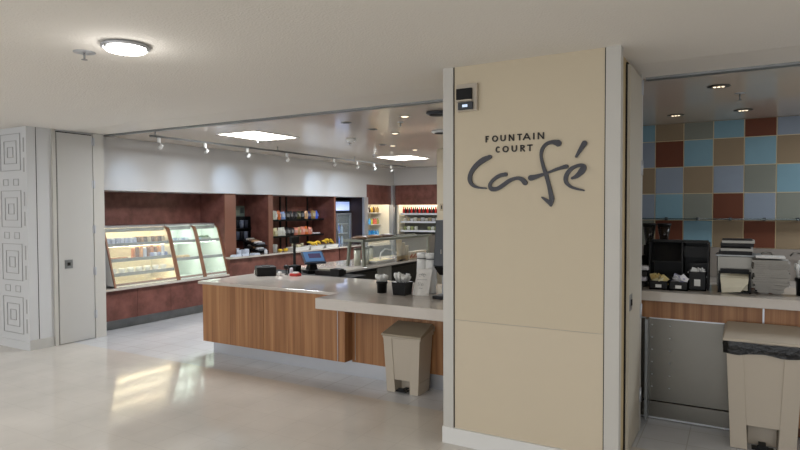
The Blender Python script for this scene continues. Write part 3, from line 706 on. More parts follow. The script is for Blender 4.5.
# ------------------------------------------------------------------ fridge niche and coolers
t = thing('glass_fridge', (-8.1, 11.255, 0), 'upright drinks fridge with glowing blue header and glass door', 'fridge')
m = bx(-.4, -.38, -.3, .3, .1, 1.86); m.box(-.4, .1, -.3, -.28, .1, 1.86); m.box(-.4, .1, .28, .3, .1, 1.86); m.box(-.4, .1, -.3, .3, 0, .12); m.box(-.4, .08, -.3, .3, 1.62, 1.9)
m.build('cabinet', M['slate'], t)
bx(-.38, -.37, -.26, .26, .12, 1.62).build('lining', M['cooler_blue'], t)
bx(.08, .09, -.27, .27, 1.66, 1.86).build('header_sign', M['tube_blue'], t)
d = MB(); d.box(.1, .13, -.3, -.25, .15, 1.6); d.box(.1, .13, .25, .3, .15, 1.6); d.box(.1, .13, -.25, .25, .15, .2); d.box(.1, .13, -.25, .25, 1.55, 1.6)
d = d.build('door', M['alu'], t); bx(.11, .118, -.25, .25, .2, 1.55).build('pane', M['glass'], d); MB().tube([(.15, -.27, .8), (.15, -.27, 1.2)], .01).build('handle', M['steel'], d)
for z in (.5, .85, 1.12, 1.34): bx(-.36, .05, -.26, .26, z, z + .01).build('shelf', M['white'], t)
MB().tube([(.06, -.262, .2), (.06, -.262, 1.55)], .014).build('light_tube', mat('fridge tube', (1, 1, 1), .5, emit=(.5, .7, 1), estr=12), t)
i = 0
for z in (1.13, .86):
    for y in (11.05, 11.17, 11.29, 11.41):
        m = MB().lathe([(.03, 0), (.03, .13), (.012, .17), (.012, .19)], n=12)
        tag(m.build('drink_bottle', cm([(.35, .5, .8), (.7, .8, .9)][i % 2]), loc=(-8.15, y, z)), 'bottle %s inside the glass fridge, %s shelf' % (['at the left end', 'left of centre', 'right of centre', 'at the right end'][i % 4], ['upper', 'lower'][i // 4]), 'bottle', 'bottles in the glass fridge'); i += 1

# cooler on the left wall: lined niche, open towards +X
t = thing('open_cooler', (-7.85, 12.15, 0), 'open lit cooler on the left wall holding coloured drink bottles', 'cooler')
m = bx(-.3, -.28, -.56, .55, .85, 1.795)
m.box(-.28, .24, .53, .55, .8, 1.95); m.box(-.28, .24, -.57, -.55, .8, 1.95); m.box(-.28, .28, -.55, .53, .8, .86); m.box(-.3, .24, -.57, .55, 1.95, 1.96); m.box(-.3, -.28, -.55, .53, 1.795, 1.95)
m.build('lining', M['cooler_in'], t)
bx(-.3, .3, -.57, .55, 0, .8).build('base', M['steel_dull'], t)
for z in (1.02, 1.31, 1.6):
    s = bx(-.28, .02, -.55, .529, z - .015, z).build('shelf', M['glass'] if 0 else M['white'], t)
MB().tube([(.16, -.5, 1.84), (.16, .5, 1.84)], .014).build('light_tube', M['tube_cooler'], t)
def bottle(loc, c, label, h=.16, r=.03, cap=(.9, .9, .9), group='bottles in the open cooler'):
    o = MB().lathe([(r, 0), (r * 1.03, h * .1), (r, h * .65), (r * .45, h * .85), (r * .42, h)], n=12).build('drink_bottle', cm(c, .25), loc=loc)
    tag(o, label, 'bottle', group)
    MB().lathe([(r * .5, h), (r * .5, h * 1.08)], n=10).build('cap', cm(cap), o)
cA = {1.6: [('orange', (.85, .5, .25)), ('white', (.85, .85, .8)), ('dark brown', (.2, .14, .1)), ('yellow', (.75, .6, .2)), ('brown', (.35, .25, .15)), ('tan', (.7, .6, .4)), ('beige', (.6, .5, .3))],
      1.31: [('bright blue', (.15, .6, .85)), ('turquoise', (.2, .7, .8)), ('light blue', (.3, .65, .9)), ('lime', (.75, .8, .3)), ('red', (.8, .3, .25)), ('salmon', (.85, .45, .35)), ('olive', (.6, .6, .3))],
      1.02: [('white', (.9, .9, .92)), ('light blue', (.3, .65, .9)), ('sky blue', (.15, .6, .85)), ('azure', (.12, .5, .8)), ('sky blue', (.2, .62, .88)), ('azure', (.12, .5, .8)), ('pale blue', (.5, .75, .9))]}
for z, L in cA.items():
    for i, (n, c) in enumerate(L):
        bottle((-7.9, 12.03 + i * .095, z), c, '%s bottle, %s from left on the %s shelf of the left wall cooler' % (n, ORD[i], {1.6: 'top', 1.31: 'middle', 1.02: 'lowest'}[z]), .15, .036)

t = thing('open_cooler', (-6.0, 13.0, 0), 'wide open cooler on the far wall holding rows of bottles and tubs', 'cooler')
m = bx(-1.5, 1.5, .22, .24, .85, 1.95); m.box(-1.5, -1.44, -.12, .22, 1.06, 1.95); m.box(1.45, 1.5, -.12, .22, 1.06, 1.95); m.box(-1.5, 1.5, -.12, .24, 1.95, 1.96)
m.build('lining', M['cooler_in'], t)
bx(-1.5, 1.5, -.18, .24, 0, 1.06).build('base', cm((.38, .36, .33)), t)
bx(-1.44, 1.45, .19, .22, 1.06, 1.56).build('back_panel', cm((.45, .45, .43)), t)
for z in (1.156, 1.378, 1.576):
    s = bx(-1.38, 1.45, -.12, .18, z - .02, z).build('shelf', M['white'], t)
    bx(-1.38, 1.45, -.135, -.12, z - .035, z + .01).build('price_rail', cm((.8, .82, .84)), s)
MB().tube([(-1.4, -.06, 1.84), (1.4, -.06, 1.84)], .014).build('light_tube', M['tube_cooler'], t)
n = 20
for i in range(n):
    x = -7.33 + i * .056
    c = [('red', (.75, .15, .12)), ('dark', (.12, .07, .07)), ('dark red', (.5, .1, .1)), ('black', (.1, .09, .1))][i % 4]
    bottle((x, 12.94, 1.577), c[1], '%s bottle, %s from the left on the top shelf of the far cooler' % (c[0], ORD[i]), .15, .026, (.9, .88, .88) if i % 2 else (.8, .2, .2), 'bottles on the top shelf of the far cooler')
for i in range(15):
    x = -7.3 + i * .1
    o = MB().lathe([(.035, 0), (.045, .07 + .02 * (i % 2)), (.047, .075 + .02 * (i % 2))], n=12).build('food_tub', cm([(.85, .84, .8), (.72, .66, .55), (.8, .8, .82)][i % 3]), loc=(x, 12.95, 1.379))
    tag(o, 'pale food tub, %s from the left on the middle shelf of the far cooler' % ORD[i], 'tub', 'tubs on the middle shelf of the far cooler')
for i, x in enumerate((-7.3, -7.2, -7.1, -6.98, -6.62, -6.52, -6.42, -6.3)):
    o = MB().lathe([(.035, 0), (.045, .08), (.03, .1)], n=12).build('food_tub', cm([(.55, .58, .4), (.82, .83, .8)][i % 2]), loc=(x, 12.95, 1.157))
    tag(o, '%s tub, %s from the left on the lowest shelf of the far cooler' % (['green', 'white'][i % 2], ORD[i]), 'tub', 'tubs on the lowest shelf of the far cooler')

# ------------------------------------------------------------------ service counter with sneeze guard
t = thing('service_counter', (-4.85, 7.7, 0), 'low dark service cabinet under the sneeze guard', 'cabinet')
bx(-.33, .28, -1.2, 1.25, 0, .85).build('carcass', M['black_matte'], t)
for a, b in ((-1.2, -.45), (-.05, 1.25)): bx(.28, .30, a, b, .1, .8).build('door', M['black'], t)
bx(.28, .3, -.45, -.05, .1, .83).build('steel_panel', M['steel_dull'], t)
top('countertop', [(-4.5, 6.35), (-4.5, 8.98), (-5.25, 8.98), (-5.5, 7.3), (-5.45, 6.5), (-4.62, 6.28)], .852, .882, 'cream worktop carrying the sneeze guard and serving pots')
t = thing('sneeze_guard', (-4.9, 7.9, .882), 'grey framed glass sneeze guard standing on the far serving counter', 'sneeze guard')
for y in (-1.0, .98):
    for xa, xb in ((.32, .30), (.04, .08)) if y < 0 else ((.32, .3),):
        MB().hexa([(xa, y, 0), (xa + .03, y, 0), (xa + .03, y + .05, 0), (xa, y + .05, 0), (xb, y, .36), (xb + .03, y, .36), (xb + .03, y + .05, .36), (xb, y + .05, .36)]).build('post', M['gbeige'], t)
bx(.06, .36, -1.02, 1.02, .362, .372).build('top_shelf', M['glass'], t)
m = bx(.34, .37, -1.04, 1.05, .35, .385); m.box(.03, .06, -1.04, 1.05, .35, .385); m.box(.03, .37, -1.05, -1.02, .35, .385)
m.build('top_frame', M['gbeige'], t)
bx(.325, .333, -.94, .97, .08, .35).build('pane', M['glass'], t)
for i, (dy, s) in enumerate(((-.65, .17), (-.3, .19), (.05, .16))):
    tag(MB().blob((0, 0, .028), .11, s * .9, .03, seed=i + 40, j=.12).build('bread_loaf', cm([(.36, .27, .2), (.42, .32, .22), (.3, .23, .18)][i]), loc=(-4.71, 7.7 + dy, 1.257)), 'flat brown loaf, %s from the near end on top of the sneeze guard' % ORD[i], 'bread', 'loaves on the sneeze guard')
for i, (x, y) in enumerate(((-4.8, 7.1), (-4.78, 7.3), (-4.9, 7.6))):
    t = thing('glass_canister', (x, y, .882), 'tall clear canister, %s from the left behind the sneeze guard' % ORD[i], 'canister', group='canisters behind the sneeze guard')
    MB().lathe([(.05, 0), (.05, .22)], n=18).build('jar', cm((.68, .68, .62), .2), t); MB().lathe([(.053, .22), (.05, .25)], n=18).build('lid', M['steel'], t)
t = thing('heat_lamp', (-4.72, 7.9, .882), 'white bent tube lamp stand behind the sneeze guard', 'lamp')
MB().tube([(0, -.32, 0), (0, -.28, .14), (0, -.16, .2), (0, .05, .17), (0, .25, .1), (0, .27, 0)], .012).build('bent_tube', M['white'], t)
t = thing('serving_pan', (-4.8, 7.62, .882), 'white shallow pan on the serving counter', 'pan')
MB().taper(0, 0, .3, .5, 0, .36, .6, .04).build('basin', M['white'], t); MB().taper(0, 0, .3, .52, .041, .28, .5, .045).build('food', cm((.85, .78, .55)), t)
for i in range(3):
    o = MB().lathe([(.035, 0), (.045, .32 - .05 * i), (.047, .33 - .05 * i)], n=16).build('cup_stack', M['tan'], loc=(-4.62, 8.0 + .11 * i, .882))
    tag(o, 'tall tan paper cup stack, %s from the left beside the far glass guard post' % ORD[i], 'paper cups', 'tan cup stacks')
for i in range(5):
    t = thing('snack_carton', (-4.62 - .0 * (i % 2), 8.33 + i * .115, .882 if i != 3 else .882), 'patterned red and cream carton, %s from the left at the end of the serving counter' % ORD[i], 'carton', group='patterned cartons')
    MB().taper(0, 0, .07, .08, 0, .1, .1, .12).build('carton', cm((.85, .78, .68)), t)
    for k in range(4): bx(.04 + .003 * k, .047 + .003 * k, -.04 + .02 * k, -.028 + .02 * k, .02 + .02 * (k % 3), .05 + .02 * (k % 3)).build('pattern_patch', cm((.7, .3, .22)), t)
t = thing('tongs', (-4.56, 8.0, .884), 'black tongs lying on the serving counter edge', 'tongs')
MB().tube([(0, -.12, .01), (0, .1, .02)], .008).build('arm', M['black'], t); MB().tube([(.03, -.12, .01), (0, .1, .02)], .008).build('arm', M['black'], t)

# ------------------------------------------------------------------ front counter (left opening)
t = thing('front_counter', (-3.6, 5.2, 0), 'long walnut fronted cafe counter on a steel kick plate', 'counter')
L = lambda x: x + 3.6
bx(L(-5.40), L(-1.91), -.26, .5, .165, .83).build('carcass', M['wood_dark'], t)
bx(L(-5.4), L(-1.91), -.26, .45, 0, .165).build('kick_plate', M['alu'], t)
for a, b in ((-5.4, -4.479), (-4.471, -3.490), (-3.485, -3.4)): bx(L(a), L(b), -.4, -.26, .165, .83).build('front_panel', M['wood'], t)
for a, b in ((-3.398, -3.361), (-3.356, -2.6), (-2.596, -1.91)): bx(L(a), L(b), -.275, -.26, .145, .76).build('front_panel', M['wood'], t)
bx(L(-5.416), L(-5.4), -.4, .5, .165, .83).build('end_panel', M['wood'], t)
for a in (-3.490, -3.361): bx(L(a), L(a + .005), -.402 if a < -3.4 else -.277, -.26, .165, .76).build('metal_strip', M['alu'], t)
wt = thing('countertop', (-3.6, 5.2, .83), 'cream L shaped quartz worktop of the front counter with thick lower ledge', 'countertop')
MB().prism([(L(-5.475), -.42), (L(-1.91), -.42), (L(-1.91), .68), (L(-5.475), .68)], 'z', 0, .032).build('top_slab', M['quartz'], wt, .004)
MB().box(L(-3.455), L(-1.86), -.8, -.415, -.07, .0318).build('ledge_slab', M['quartz'], wt, .005)

def bin_(loc, W, D, H, label, liner=False):
    t = thing('step_bin', loc, label, 'bin')
    g = .0
    legw = W * .22; oh = H * .2
    # body: shell with arched pedal opening
    m = MB()
    zb = oh
    top_ = H * .9
    w0, w1, d0, d1 = W * .82, W * .96, D * .82, D * .96
    def wd(z): q = z / top_; return w0 + (w1 - w0) * q, d0 + (d1 - d0) * q
    wa, da = wd(zb); wz, dz = wd(top_)
    m.taper(0, D / 2, wa, da, zb, wz, dz, top_)
    for s in (-1, 1):
        cx0 = s * (w0 / 2 - legw / 2); cx1 = s * (wa / 2 - legw / 2)
        m.hexa([(cx0 - legw / 2, D / 2 - d0 / 2, 0), (cx0 + legw / 2, D / 2 - d0 / 2, 0), (cx0 + legw / 2, D / 2 + d0 / 2, 0), (cx0 - legw / 2, D / 2 + d0 / 2, 0),
                (cx1 - legw / 2, D / 2 - da / 2, zb), (cx1 + legw / 2, D / 2 - da / 2, zb), (cx1 + legw / 2, D / 2 + da / 2, zb), (cx1 - legw / 2, D / 2 + da / 2, zb)])
    m.box(-w0 / 2 + legw, w0 / 2 - legw, D / 2, D / 2 + d0 / 2 - .01, .0, zb)
    body = m.build('body', M['bin'], t, .006)
    # raised side strips left and right of the recessed centre panel
    for s in (-1, 1):
        m = MB(); e = .008
        a0, a1 = s * w0 / 2, s * (w0 / 2 - legw); b0, b1 = s * wz / 2, s * (wz / 2 - legw)
        y0_, y1_ = D / 2 - d0 / 2, D / 2 - dz / 2
        lo = sorted((a0, a1)); hi = sorted((b0, b1))
        m.hexa([(lo[0], y0_ - e, .003), (lo[1], y0_ - e, .003), (lo[1], y0_ + .01, .003), (lo[0], y0_ + .01, .003), (hi[0], y1_ - e, top_ - .02), (hi[1], y1_ - e, top_ - .02), (hi[1], y1_ + .01, top_ - .02), (hi[0], y1_ + .01, top_ - .02)])
        m.build('front_rib', M['bin'], t, .003)
    # rim and lid, sloping up to the hinge at the back
    m = MB(); zf, zk = (H * .885, H * .94) if liner else (H * .87, H * .97)
    m.hexa([(-W * .5, D / 2 - D * .5, zf - .02), (W * .5, D / 2 - D * .5, zf - .02), (W * .5, D, zf), (-W * .5, D, zf),
            (-W * .5, D / 2 - D * .52, zf), (W * .5, D / 2 - D * .52, zf), (W * .5, D, zk), (-W * .5, D, zk)])
    m.build('rim', M['bin'], t, .005)
    m = MB()
    m.hexa([(-W * .53, -D * .05, zf + .002), (W * .53, -D * .05, zf + .002), (W * .52, D * 1.02, zk + .002), (-W * .52, D * 1.02, zk + .002),
            (-W * .52, -D * .045, zf + .022), (W * .52, -D * .045, zf + .022), (W * .47, D * 1.0, zk + .04), (-W * .47, D * 1.0, zk + .04)])
    m.build('lid', M['bin_lid'] if not liner else M['bin'], t, .006)
    for s in (-1, 1): bx(s * W * .47 - .02, s * W * .47 + .02, D, D * 1.04, zk - .03, zk + .02).build('hinge', M['bin_lid'], t, .004)
    m = bx(-W * .14, W * .14, -.01, .05, .022, .036); m.box(-W * .05, W * .05, .03, D * .45, .026, .034); m.box(-W * .07, W * .07, -.012, .0, .03, .06)
    m.build('pedal', M['black'], t, .003)
    if liner:
        m = MB(); n = 24; m.smooth = True; rr = random.Random(5)
        ring = []
        x0, x1, ya, yb = -W * .515, W * .515, -D * .03, D * .97
        for k in range(10): ring.append((x0 + (x1 - x0) * k / 10, ya))
        for k in range(8): ring.append((x1, ya + (yb - ya) * k / 8))
        for k in range(10): ring.append((x1 - (x1 - x0) * k / 10, yb))
        for k in range(8): ring.append((x0, yb - (yb - ya) * k / 8))
        zz = lambda y: zf + (zk - zf) * max(0, y) / D
        N = len(ring); rows_ = 6
        vs = []
        for j in range(rows_):
            for k, (x, y) in enumerate(ring):
                q = 1 + .012 * rr.uniform(-1, 1) + (.012 if j in (1, 2, 3) else 0)
                vs.append((x * q, (y - D / 2) * q + D / 2, zz(y) - .0 - j * .016 + rr.uniform(-.003, .003) - (.01 if j == rows_ - 1 else 0) * math.sin(k)))
        m.add(vs, [(j * N + k, j * N + (k + 1) % N, (j + 1) * N + (k + 1) % N, (j + 1) * N + k) for j in range(rows_ - 1) for k in range(N)])
        m.build('bin_liner', M['bag_black'], t)
    return t
bin_((-2.665, 4.65, 0), .40, .262, .60, 'beige step bin in front of the walnut counter left of the sign wall')
bin_((.155, 4.735, 0), .475, .33, .86, 'tall beige step bin with black liner showing, right of the steel panel', True)

# items on the front counter
CT = .862
t = thing('ticket_printer', (-5.2, 5.62, CT), 'black box shaped printer near the left end of the front counter', 'printer', rz=-.7)
bx(-.13, .13, -.12, .12, 0, .115).build('housing', M['black'], t, .008); bx(-.09, .09, -.05, .05, .115, .122).build('lid', M['black_matte'], t, .003)
bx(-.02, .02, -.123, -.12, .06, .068).build('badge', cm((.3, .3, .32)), t)
packet('napkin_bundle', .09, .09, .06, M['paper'], 'crumpled white napkin bundle left of the black printer', 'napkins', (-5.40, 5.70, CT), None, .3)
t = thing('small_figurine', (-4.98, 5.76, CT), 'small dark gadget on a stem right of the black printer', 'gadget')
MB().lathe([(.025, 0), (.02, .01), (.008, .015), (.008, .08)], n=12).build('stem', M['black'], t); MB().blob((0, 0, .1), .035, .03, .03, seed=2, j=.2).build('head', M['black'], t)
packet('card_stand', .04, .06, .09, cm((.8, .78, .82)), 'small white card stand beside the dark gadget', 'card stand', (-4.93, 5.8, CT), None, .4)
packet('tape_roll', .05, .05, .05, cm((.85, .84, .83)), 'small white box touching the printer', 'box', (-5.0, 5.66, CT), None, .2)
t = thing('card_reader', (-4.8, 5.72, CT), 'red and white card reader on the front counter', 'card reader')
bx(-.06, .06, -.04, .05, 0, .035).build('body', cm((.75, .2, .18)), t, .006); bx(-.03, .04, -.03, .03, .035, .05).build('keypad', M['white'], t)
t = thing('display_pole', (-5.28, 6.28, .86), 'tall black pole carrying a small square customer display', 'pole')
m = bx(-.013, .013, -.013, .013, .0, .38); m.build('pole', M['black_matte'], t)
bx(-.1, .1, -.1, .1, -.02, .0).build('foot', M['black_matte'], t)
bx(-.02, .02, -.08, .08, .37, .46).build('display', M['black'], t, .004)
t = thing('work_desk', (-4.85, 6.04, 0), 'low black work desk behind the front counter under the register', 'desk')
bx(-.7, .75, -.13, .22, .83, .86).build('desktop', M['black_matte'], t)
for x in (-.68, .7): bx(x, x + .04, -.12, .2, 0, .83).build('panel_leg', M['black_matte'], t)
t = thing('cash_register', (-4.84, 6.14, .86), 'point of sale register with tilted blue lit touch screen', 'cash register', rz=1.05)
bx(-.12, .12, -.1, .1, 0, .04).build('base', M['black'], t, .006)
MB().hexa([(-.06, .0, .04), (.06, .0, .04), (.08, .1, .04), (-.08, .1, .04), (-.04, .02, .16), (.04, .02, .16), (.04, .07, .16), (-.04, .07, .16)]).build('stand', M['black'], t, .004)
s = bx(-.15, .15, -.012, .014, -.105, .105).build('monitor', cm((.14, .18, .24)), t, .008); s.location = (0, .0, .2); s.rotation_euler = (-.8, 0.0, 0)
d = bx(-.13, .13, -.0145, -.012, -.075, .09).build('screen', M['screen'], s)
bx(-.07, .1, -.0155, -.0146, -.02, .06).build('screen_window', M['screen_block'], s)
t = thing('till_box', (-4.55, 6.06, .86), 'black cash drawer and trays right of the register', 'till')
bx(-.13, .2, -.1, .12, 0, .06).build('drawer_box', M['black'], t, .004); bx(-.08, .1, -.08, .06, .06, .075).build('paper_tray', cm((.5, .48, .42)), t)
for i, (x, y, s) in enumerate(((-5.05, 6.0, .05), (-4.35, 5.98, .04))):
    t = thing('receipt_printer', (x, y, .86), ['black receipt printer left of the register', 'small black scanner right of the cash drawer'][i], 'printer')
    bx(-.07, .07, -.05, .06, 0, s + .05).build('housing', M['black'], t, .006); bx(-.05, .05, .0, .04, s + .05, s + .056).build('slot', M['slate'], t)

def fork_cup(loc, r, h, label, square=False, n=12, L_=.075, seed=0):
    t = thing('cutlery_holder', loc, label, 'holder')
    if square:
        m = MB(); m.taper(0, 0, r * 1.7, r * 1.7, 0, r * 2, r * 2, h)
    else: m = MB().lathe([(r * .82, 0), (r * .9, h * .8), (r, h * .82), (r, h)], n=22)
    m.build('cup', M['black'], t, .003 if square else 0)
    rr = random.Random(seed)
    for i in range(n):
        a = 2 * PI * i / n + rr.uniform(-.2, .2); q = r * rr.uniform(.25, .8)
        p = Vector((q * math.cos(a), q * math.sin(a), h - .01)); e = p + Vector((q * .35 * math.cos(a), q * .35 * math.sin(a), L_ * rr.uniform(.75, 1.1)))
        m = MB().tube([p, p.lerp(e, .5), p.lerp(e, .62), e - (e - p) * .1, e], [.005, .005, .013, .014, .008], n=6)
        tag(m.build('plastic_spoon', M['white'], loc=loc), 'white plastic spoon standing in the %s' % label, 'spoon', 'spoons in the ' + label)
fork_cup((-3.085, 5.0, CT), .058, .115, 'round black holder on the front counter', n=24, seed=1)
fork_cup((-2.84, 4.98, CT), .078, .125, 'wider square black holder on the front counter', True, n=34, L_=.09, seed=2)
for i, (x, y) in enumerate(((-2.75, 5.225), (-2.64, 5.2))):
    t = thing('thermal_carafe', (x, y, CT), ['left tall white carafe behind the paper bag', 'right tall white carafe beside the dark dispenser'][i], 'carafe', group='white carafes')
    MB().lathe([(.05, 0), (.056, .01), (.056, .2), (.052, .31), (.05, .335)], n=26).build('body', M['white'], t)
    MB().lathe([(.052, .335), (.052, .345)], n=26).build('collar', cm((.35, .35, .36)), t)
    MB().lathe([(.052, .345), (.054, .38), (.046, .395)], n=26).build('cap', M['white'], t)
t = thing('paper_bag', (-2.66, 5.04, CT), 'creased white paper bag with grey handwriting leaning on the carafes', 'paper bag', rz=.2)
m = MB(); m.smooth = False; vs = []
nx, nz = 7, 9
for s in (0, 1):
    for j in range(nz):
        for i in range(nx):
            u, v = i / (nx - 1) - .5, j / (nz - 1)
            bulge = .03 * math.cos(PI * u) * (1 - v * .8)
            y = .05 * v + (-bulge if s == 0 else bulge * .7 + .006)
            vs.append((u * (.16 - .01 * v) - .01 + .03 * v, y + .004 * math.sin(5 * u + 7 * v), v * .25 + (.008 * math.sin(9 * u) if j == nz - 1 else 0)))
N = nx * nz; fs = []
for s in (0, 1): fs += [(s * N + j * nx + i, s * N + j * nx + i + 1, s * N + (j + 1) * nx + i + 1, s * N + (j + 1) * nx + i) for j in range(nz - 1) for i in range(nx - 1)]
for j in range(nz - 1): fs += [(j * nx, (j + 1) * nx, N + (j + 1) * nx, N + j * nx), (j * nx + nx - 1, N + j * nx + nx - 1, N + (j + 1) * nx + nx - 1, (j + 1) * nx + nx - 1)]
for i in range(nx - 1): fs += [(i, N + i, N + i + 1, i + 1), ((nz - 1) * nx + i, (nz - 1) * nx + i + 1, N + (nz - 1) * nx + i + 1, N + (nz - 1) * nx + i)]
m.add(vs, fs).build('bag', M['paper'], t)
def yb(v): return .05 * v - .03 * (1 - v * .8) - .008
m = MB()
for (cx, cz, r_) in ((-.02, .19, .012), (.005, .195, .01), (.025, .19, .013)):
    m.tube([(cx + r_ * math.cos(a * .7), yb(cz / .25), cz + r_ * math.sin(a * .7)) for a in range(8)], .0016, n=5)
m.tube([(-.045, yb(.6), .148), (.055, yb(.6), .15)], .0012, n=5)
m.build('scribble', M['ink'], t)
m = MB()
for (pts) in ([(-.03, .09), (-.03, .125), (-.012, .09), (-.012, .125)], [(.0, .1), (.012, .118), (.022, .1), (.01, .092), (.0, .1)], [(-.02, .068), (-.008, .073), (.004, .066), (.016, .072)]):
    m.tube([(a, yb(b / .25) - .004, b) for a, b in pts], .0018, n=5)
m.build('scribble', M['ink'], t)
t = thing('drink_dispenser', (-2.35, 4.96, CT), 'tall slate grey drink dispenser half hidden by the sign wall', 'dispenser')
MB().hexa([(-.11, -.07, .3), (.12, -.07, .3), (.12, .14, .3), (-.11, .14, .3), (-.09, -.06, .73), (.12, -.06, .73), (.12, .14, .73), (-.09, .14, .73)]).build('housing', M['slate'], t, .01)
MB().taper(.0, .02, .12, .12, .22, .2, .2, .3).build('spout_hood', M['black'], t, .004)
bx(-.08, .12, .05, .13, .03, .3).build('column', cm((.62, .63, .65)), t, .005)
bx(-.11, .12, -.09, .13, 0, .03).build('drip_base', M['black'], t, .006)
MB().taper(.04, -.0, .05, .05, .03, .06, .06, .13).build('nozzle', M['black'], t)
bx(-.03, -.026, -.072, -.068, .42, .46).build('badge', M['white'], t)

# ------------------------------------------------------------------ right counter
t = thing('serving_counter', (.6, 5.45, 0), 'serving counter in the right opening with walnut strip above a stainless steel front', 'counter')
L = lambda x: x - .6
bx(L(-1.74), L(3.19), -.3, .3, .02, .96).build('carcass', M['wood_dark'], t)
bx(L(-1.74), L(.155), -.345, -.3, .82, .965).build('front_panel', M['wood'], t)
bx(L(.167), L(3.19), -.345, -.3, .1, .965).build('front_panel', M['wood'], t)
bx(L(.155), L(.167), -.348, -.3, .1, .965).build('metal_strip', M['alu'], t)
sp = MB(); sp.box(L(-1.74), L(.0), -.335, -.3, .148, .818); sp = sp.build('steel_panel', M['steel'], t, .003)
sp2 = bx(L(-1.74), L(.155), -.345, -.3, .0, .143).build('kick_plate', M['steel'], t, .003)
bx(L(.0), L(.155), -.335, -.3, .165, .82).build('front_panel', M['wood'], t)
bx(L(-1.74), L(.0), -.352, -.33, .008, .02).build('floor_trim', M['alu'], sp2)
bx(L(-1.74), L(.0), -.34, -.3, .81, .822).build('top_flange', M['alu'], sp)
m = MB()
for x in (-.60, -.47, -.05):
    for k in range(6): m.lathe([(.008, 0), (.004, .003)], n=8, cx=0, cy=0, cz=0) if 0 else m.blob((L(x), -.336, .26 + k * .1), .008, .004, .006, n=8)
m.build('rivets', M['alu'], sp)
m = MB().hexa([(L(-.64), -.45, .02), (L(-.62), -.45, .02), (L(-.62), -.336, .02), (L(-.64), -.336, .02), (L(-.64), -.45, .82), (L(-.62), -.45, .82), (L(-.62), -.336, .82), (L(-.64), -.336, .82)])
m.build('return_flange', M['steel_dull'], t)
top('countertop', rect(-1.74, 3.19, 5.0, 5.78), .967, 1.042, 'thick cream worktop of the right serving counter')
RT = 1.042
# organizer
t = thing('condiment_organizer', (-.425, 5.42, RT), 'black stepped condiment organizer on the right worktop', 'organizer')
bx(-.21, .205, .1, .12, 0, .37).build('back_panel', M['black'], t)
for x in (-.225, .02, .205): bx(x, x + .012, -.14, .12, 0, .37).build('side_panel', M['black'], t)
bx(-.213, .02, -.02, .1, .2, .21).build('shelf', M['black'], t); bx(.032, .205, -.08, .12, .37, .385).build('top_plate', M['black'], t); bx(-.225, .032, .0, .12, .37, .385).build('top_plate', M['black'], t)
MB().hexa([(-.213, .0, .21), (.02, .0, .21), (.02, .015, .21), (-.213, .015, .21), (-.213, .06, .36), (.02, .06, .36), (.02, .075, .36), (-.213, .075, .36)]).build('sloped_face', M['black'], t)
bx(.032, .205, -.02, .1, .25, .26).build('shelf', M['black'], t); bx(.032, .205, -.02, -.01, .26, .34).build('upper_bin_front', M['black'], t)
def packet_bin(loc, w, d, h, c, label, seed, word):
    t = thing('packet_bin', loc, label, 'bin')
    m = bx(-w / 2, w / 2, -d / 2, d / 2, 0, .01); m.box(-w / 2, w / 2, -d / 2, -d / 2 + .006, 0, h); m.box(-w / 2, w / 2, d / 2 - .006, d / 2, 0, h * 1.4)
    m.box(-w / 2, -w / 2 + .006, -d / 2, d / 2, 0, h); m.box(w / 2 - .006, w / 2, -d / 2, d / 2, 0, h)
    m.build('bin', M['black'], t); bx(-.022, .022, -d / 2 - .002, -d / 2, h * .25, h * .6).build('label_strip', M['white'], t)
    rr = random.Random(seed)
    for i in range(16):
        o = bx(-.03, .03, -.003, .003, -.02, .02).build('sugar_packet', cm(c[i % len(c)], .6), loc=(loc[0] + rr.uniform(-w * .36, w * .36), loc[1] + rr.uniform(-d * .36, d * .3), loc[2] + h * .75 + rr.uniform(0, .05)), bevel=.002)
        o.rotation_euler = (rr.uniform(-.9, .9), rr.uniform(-.9, .9), rr.uniform(-.6, .6))
        tag(o, '%s sachet heaped in the %s' % (word, label), 'sachet', '%s sachets' % word)
packet_bin((-.56, 5.2, RT), .135, .12, .07, [(.85, .78, .55), (.8, .7, .45), (.88, .85, .7)], 'left front black bin of yellow sachets', 1, 'yellow')
packet_bin((-.415, 5.2, RT), .135, .12, .07, [(.8, .8, .86), (.7, .7, .82), (.88, .88, .9)], 'second front black bin of white sachets', 2, 'white')
packet_bin((-.285, 5.27, RT), .125, .12, .15, [(.85, .86, .86), (.8, .8, .8)], 'deep black bin of white packets right of the sachet bins', 3, 'pale')
# grinders behind
for i, (x, y) in enumerate(((-.695, 5.66), (-.575, 5.66))):
    t = thing('coffee_grinder', (x, y, RT), ['left coffee grinder with dark tapered hopper behind the organizer', 'right coffee grinder with dark tapered hopper behind the organizer'][i], 'coffee grinder', group='coffee grinders')
    MB().taper(0, 0, .09, .1, 0, .085, .1, .33).build('body', M['black'], t, .006)
    MB().lathe([(.03, .33), (.038, .4), (.055, .5)], n=20).build('hopper', M['smoke_glass'], t); MB().lathe([(.058, .5), (.058, .52)], n=20).build('lid', M['black'], t)
for i, (z, c) in enumerate(((0, (.1, .1, .1)), (.05, (.8, .8, .84)), (.09, (.12, .12, .12)), (.14, (.82, .82, .85)))):
    t = packet('lid_stack', .11, .12, .045 if i % 2 == 0 else .035, cm(c), '%s lid stack layer at the left end of the right worktop, %s from the bottom' % (['black', 'white'][i % 2], ORD[i]), 'lids', (-.725 + .008 * i, 5.30, RT + z), 'lid stacks at the left end')
t = thing('coffee_urn', (-.74, 5.45, RT), 'dark coffee urn with pale label at the left end of the right worktop', 'urn')
MB().lathe([(.06, 0), (.065, .2), (.05, .25)], n=20).build('body', M['black'], t); bx(-.02, .03, -.068, -.064, .1, .16).build('label_plate', cm((.75, .75, .72)), t)
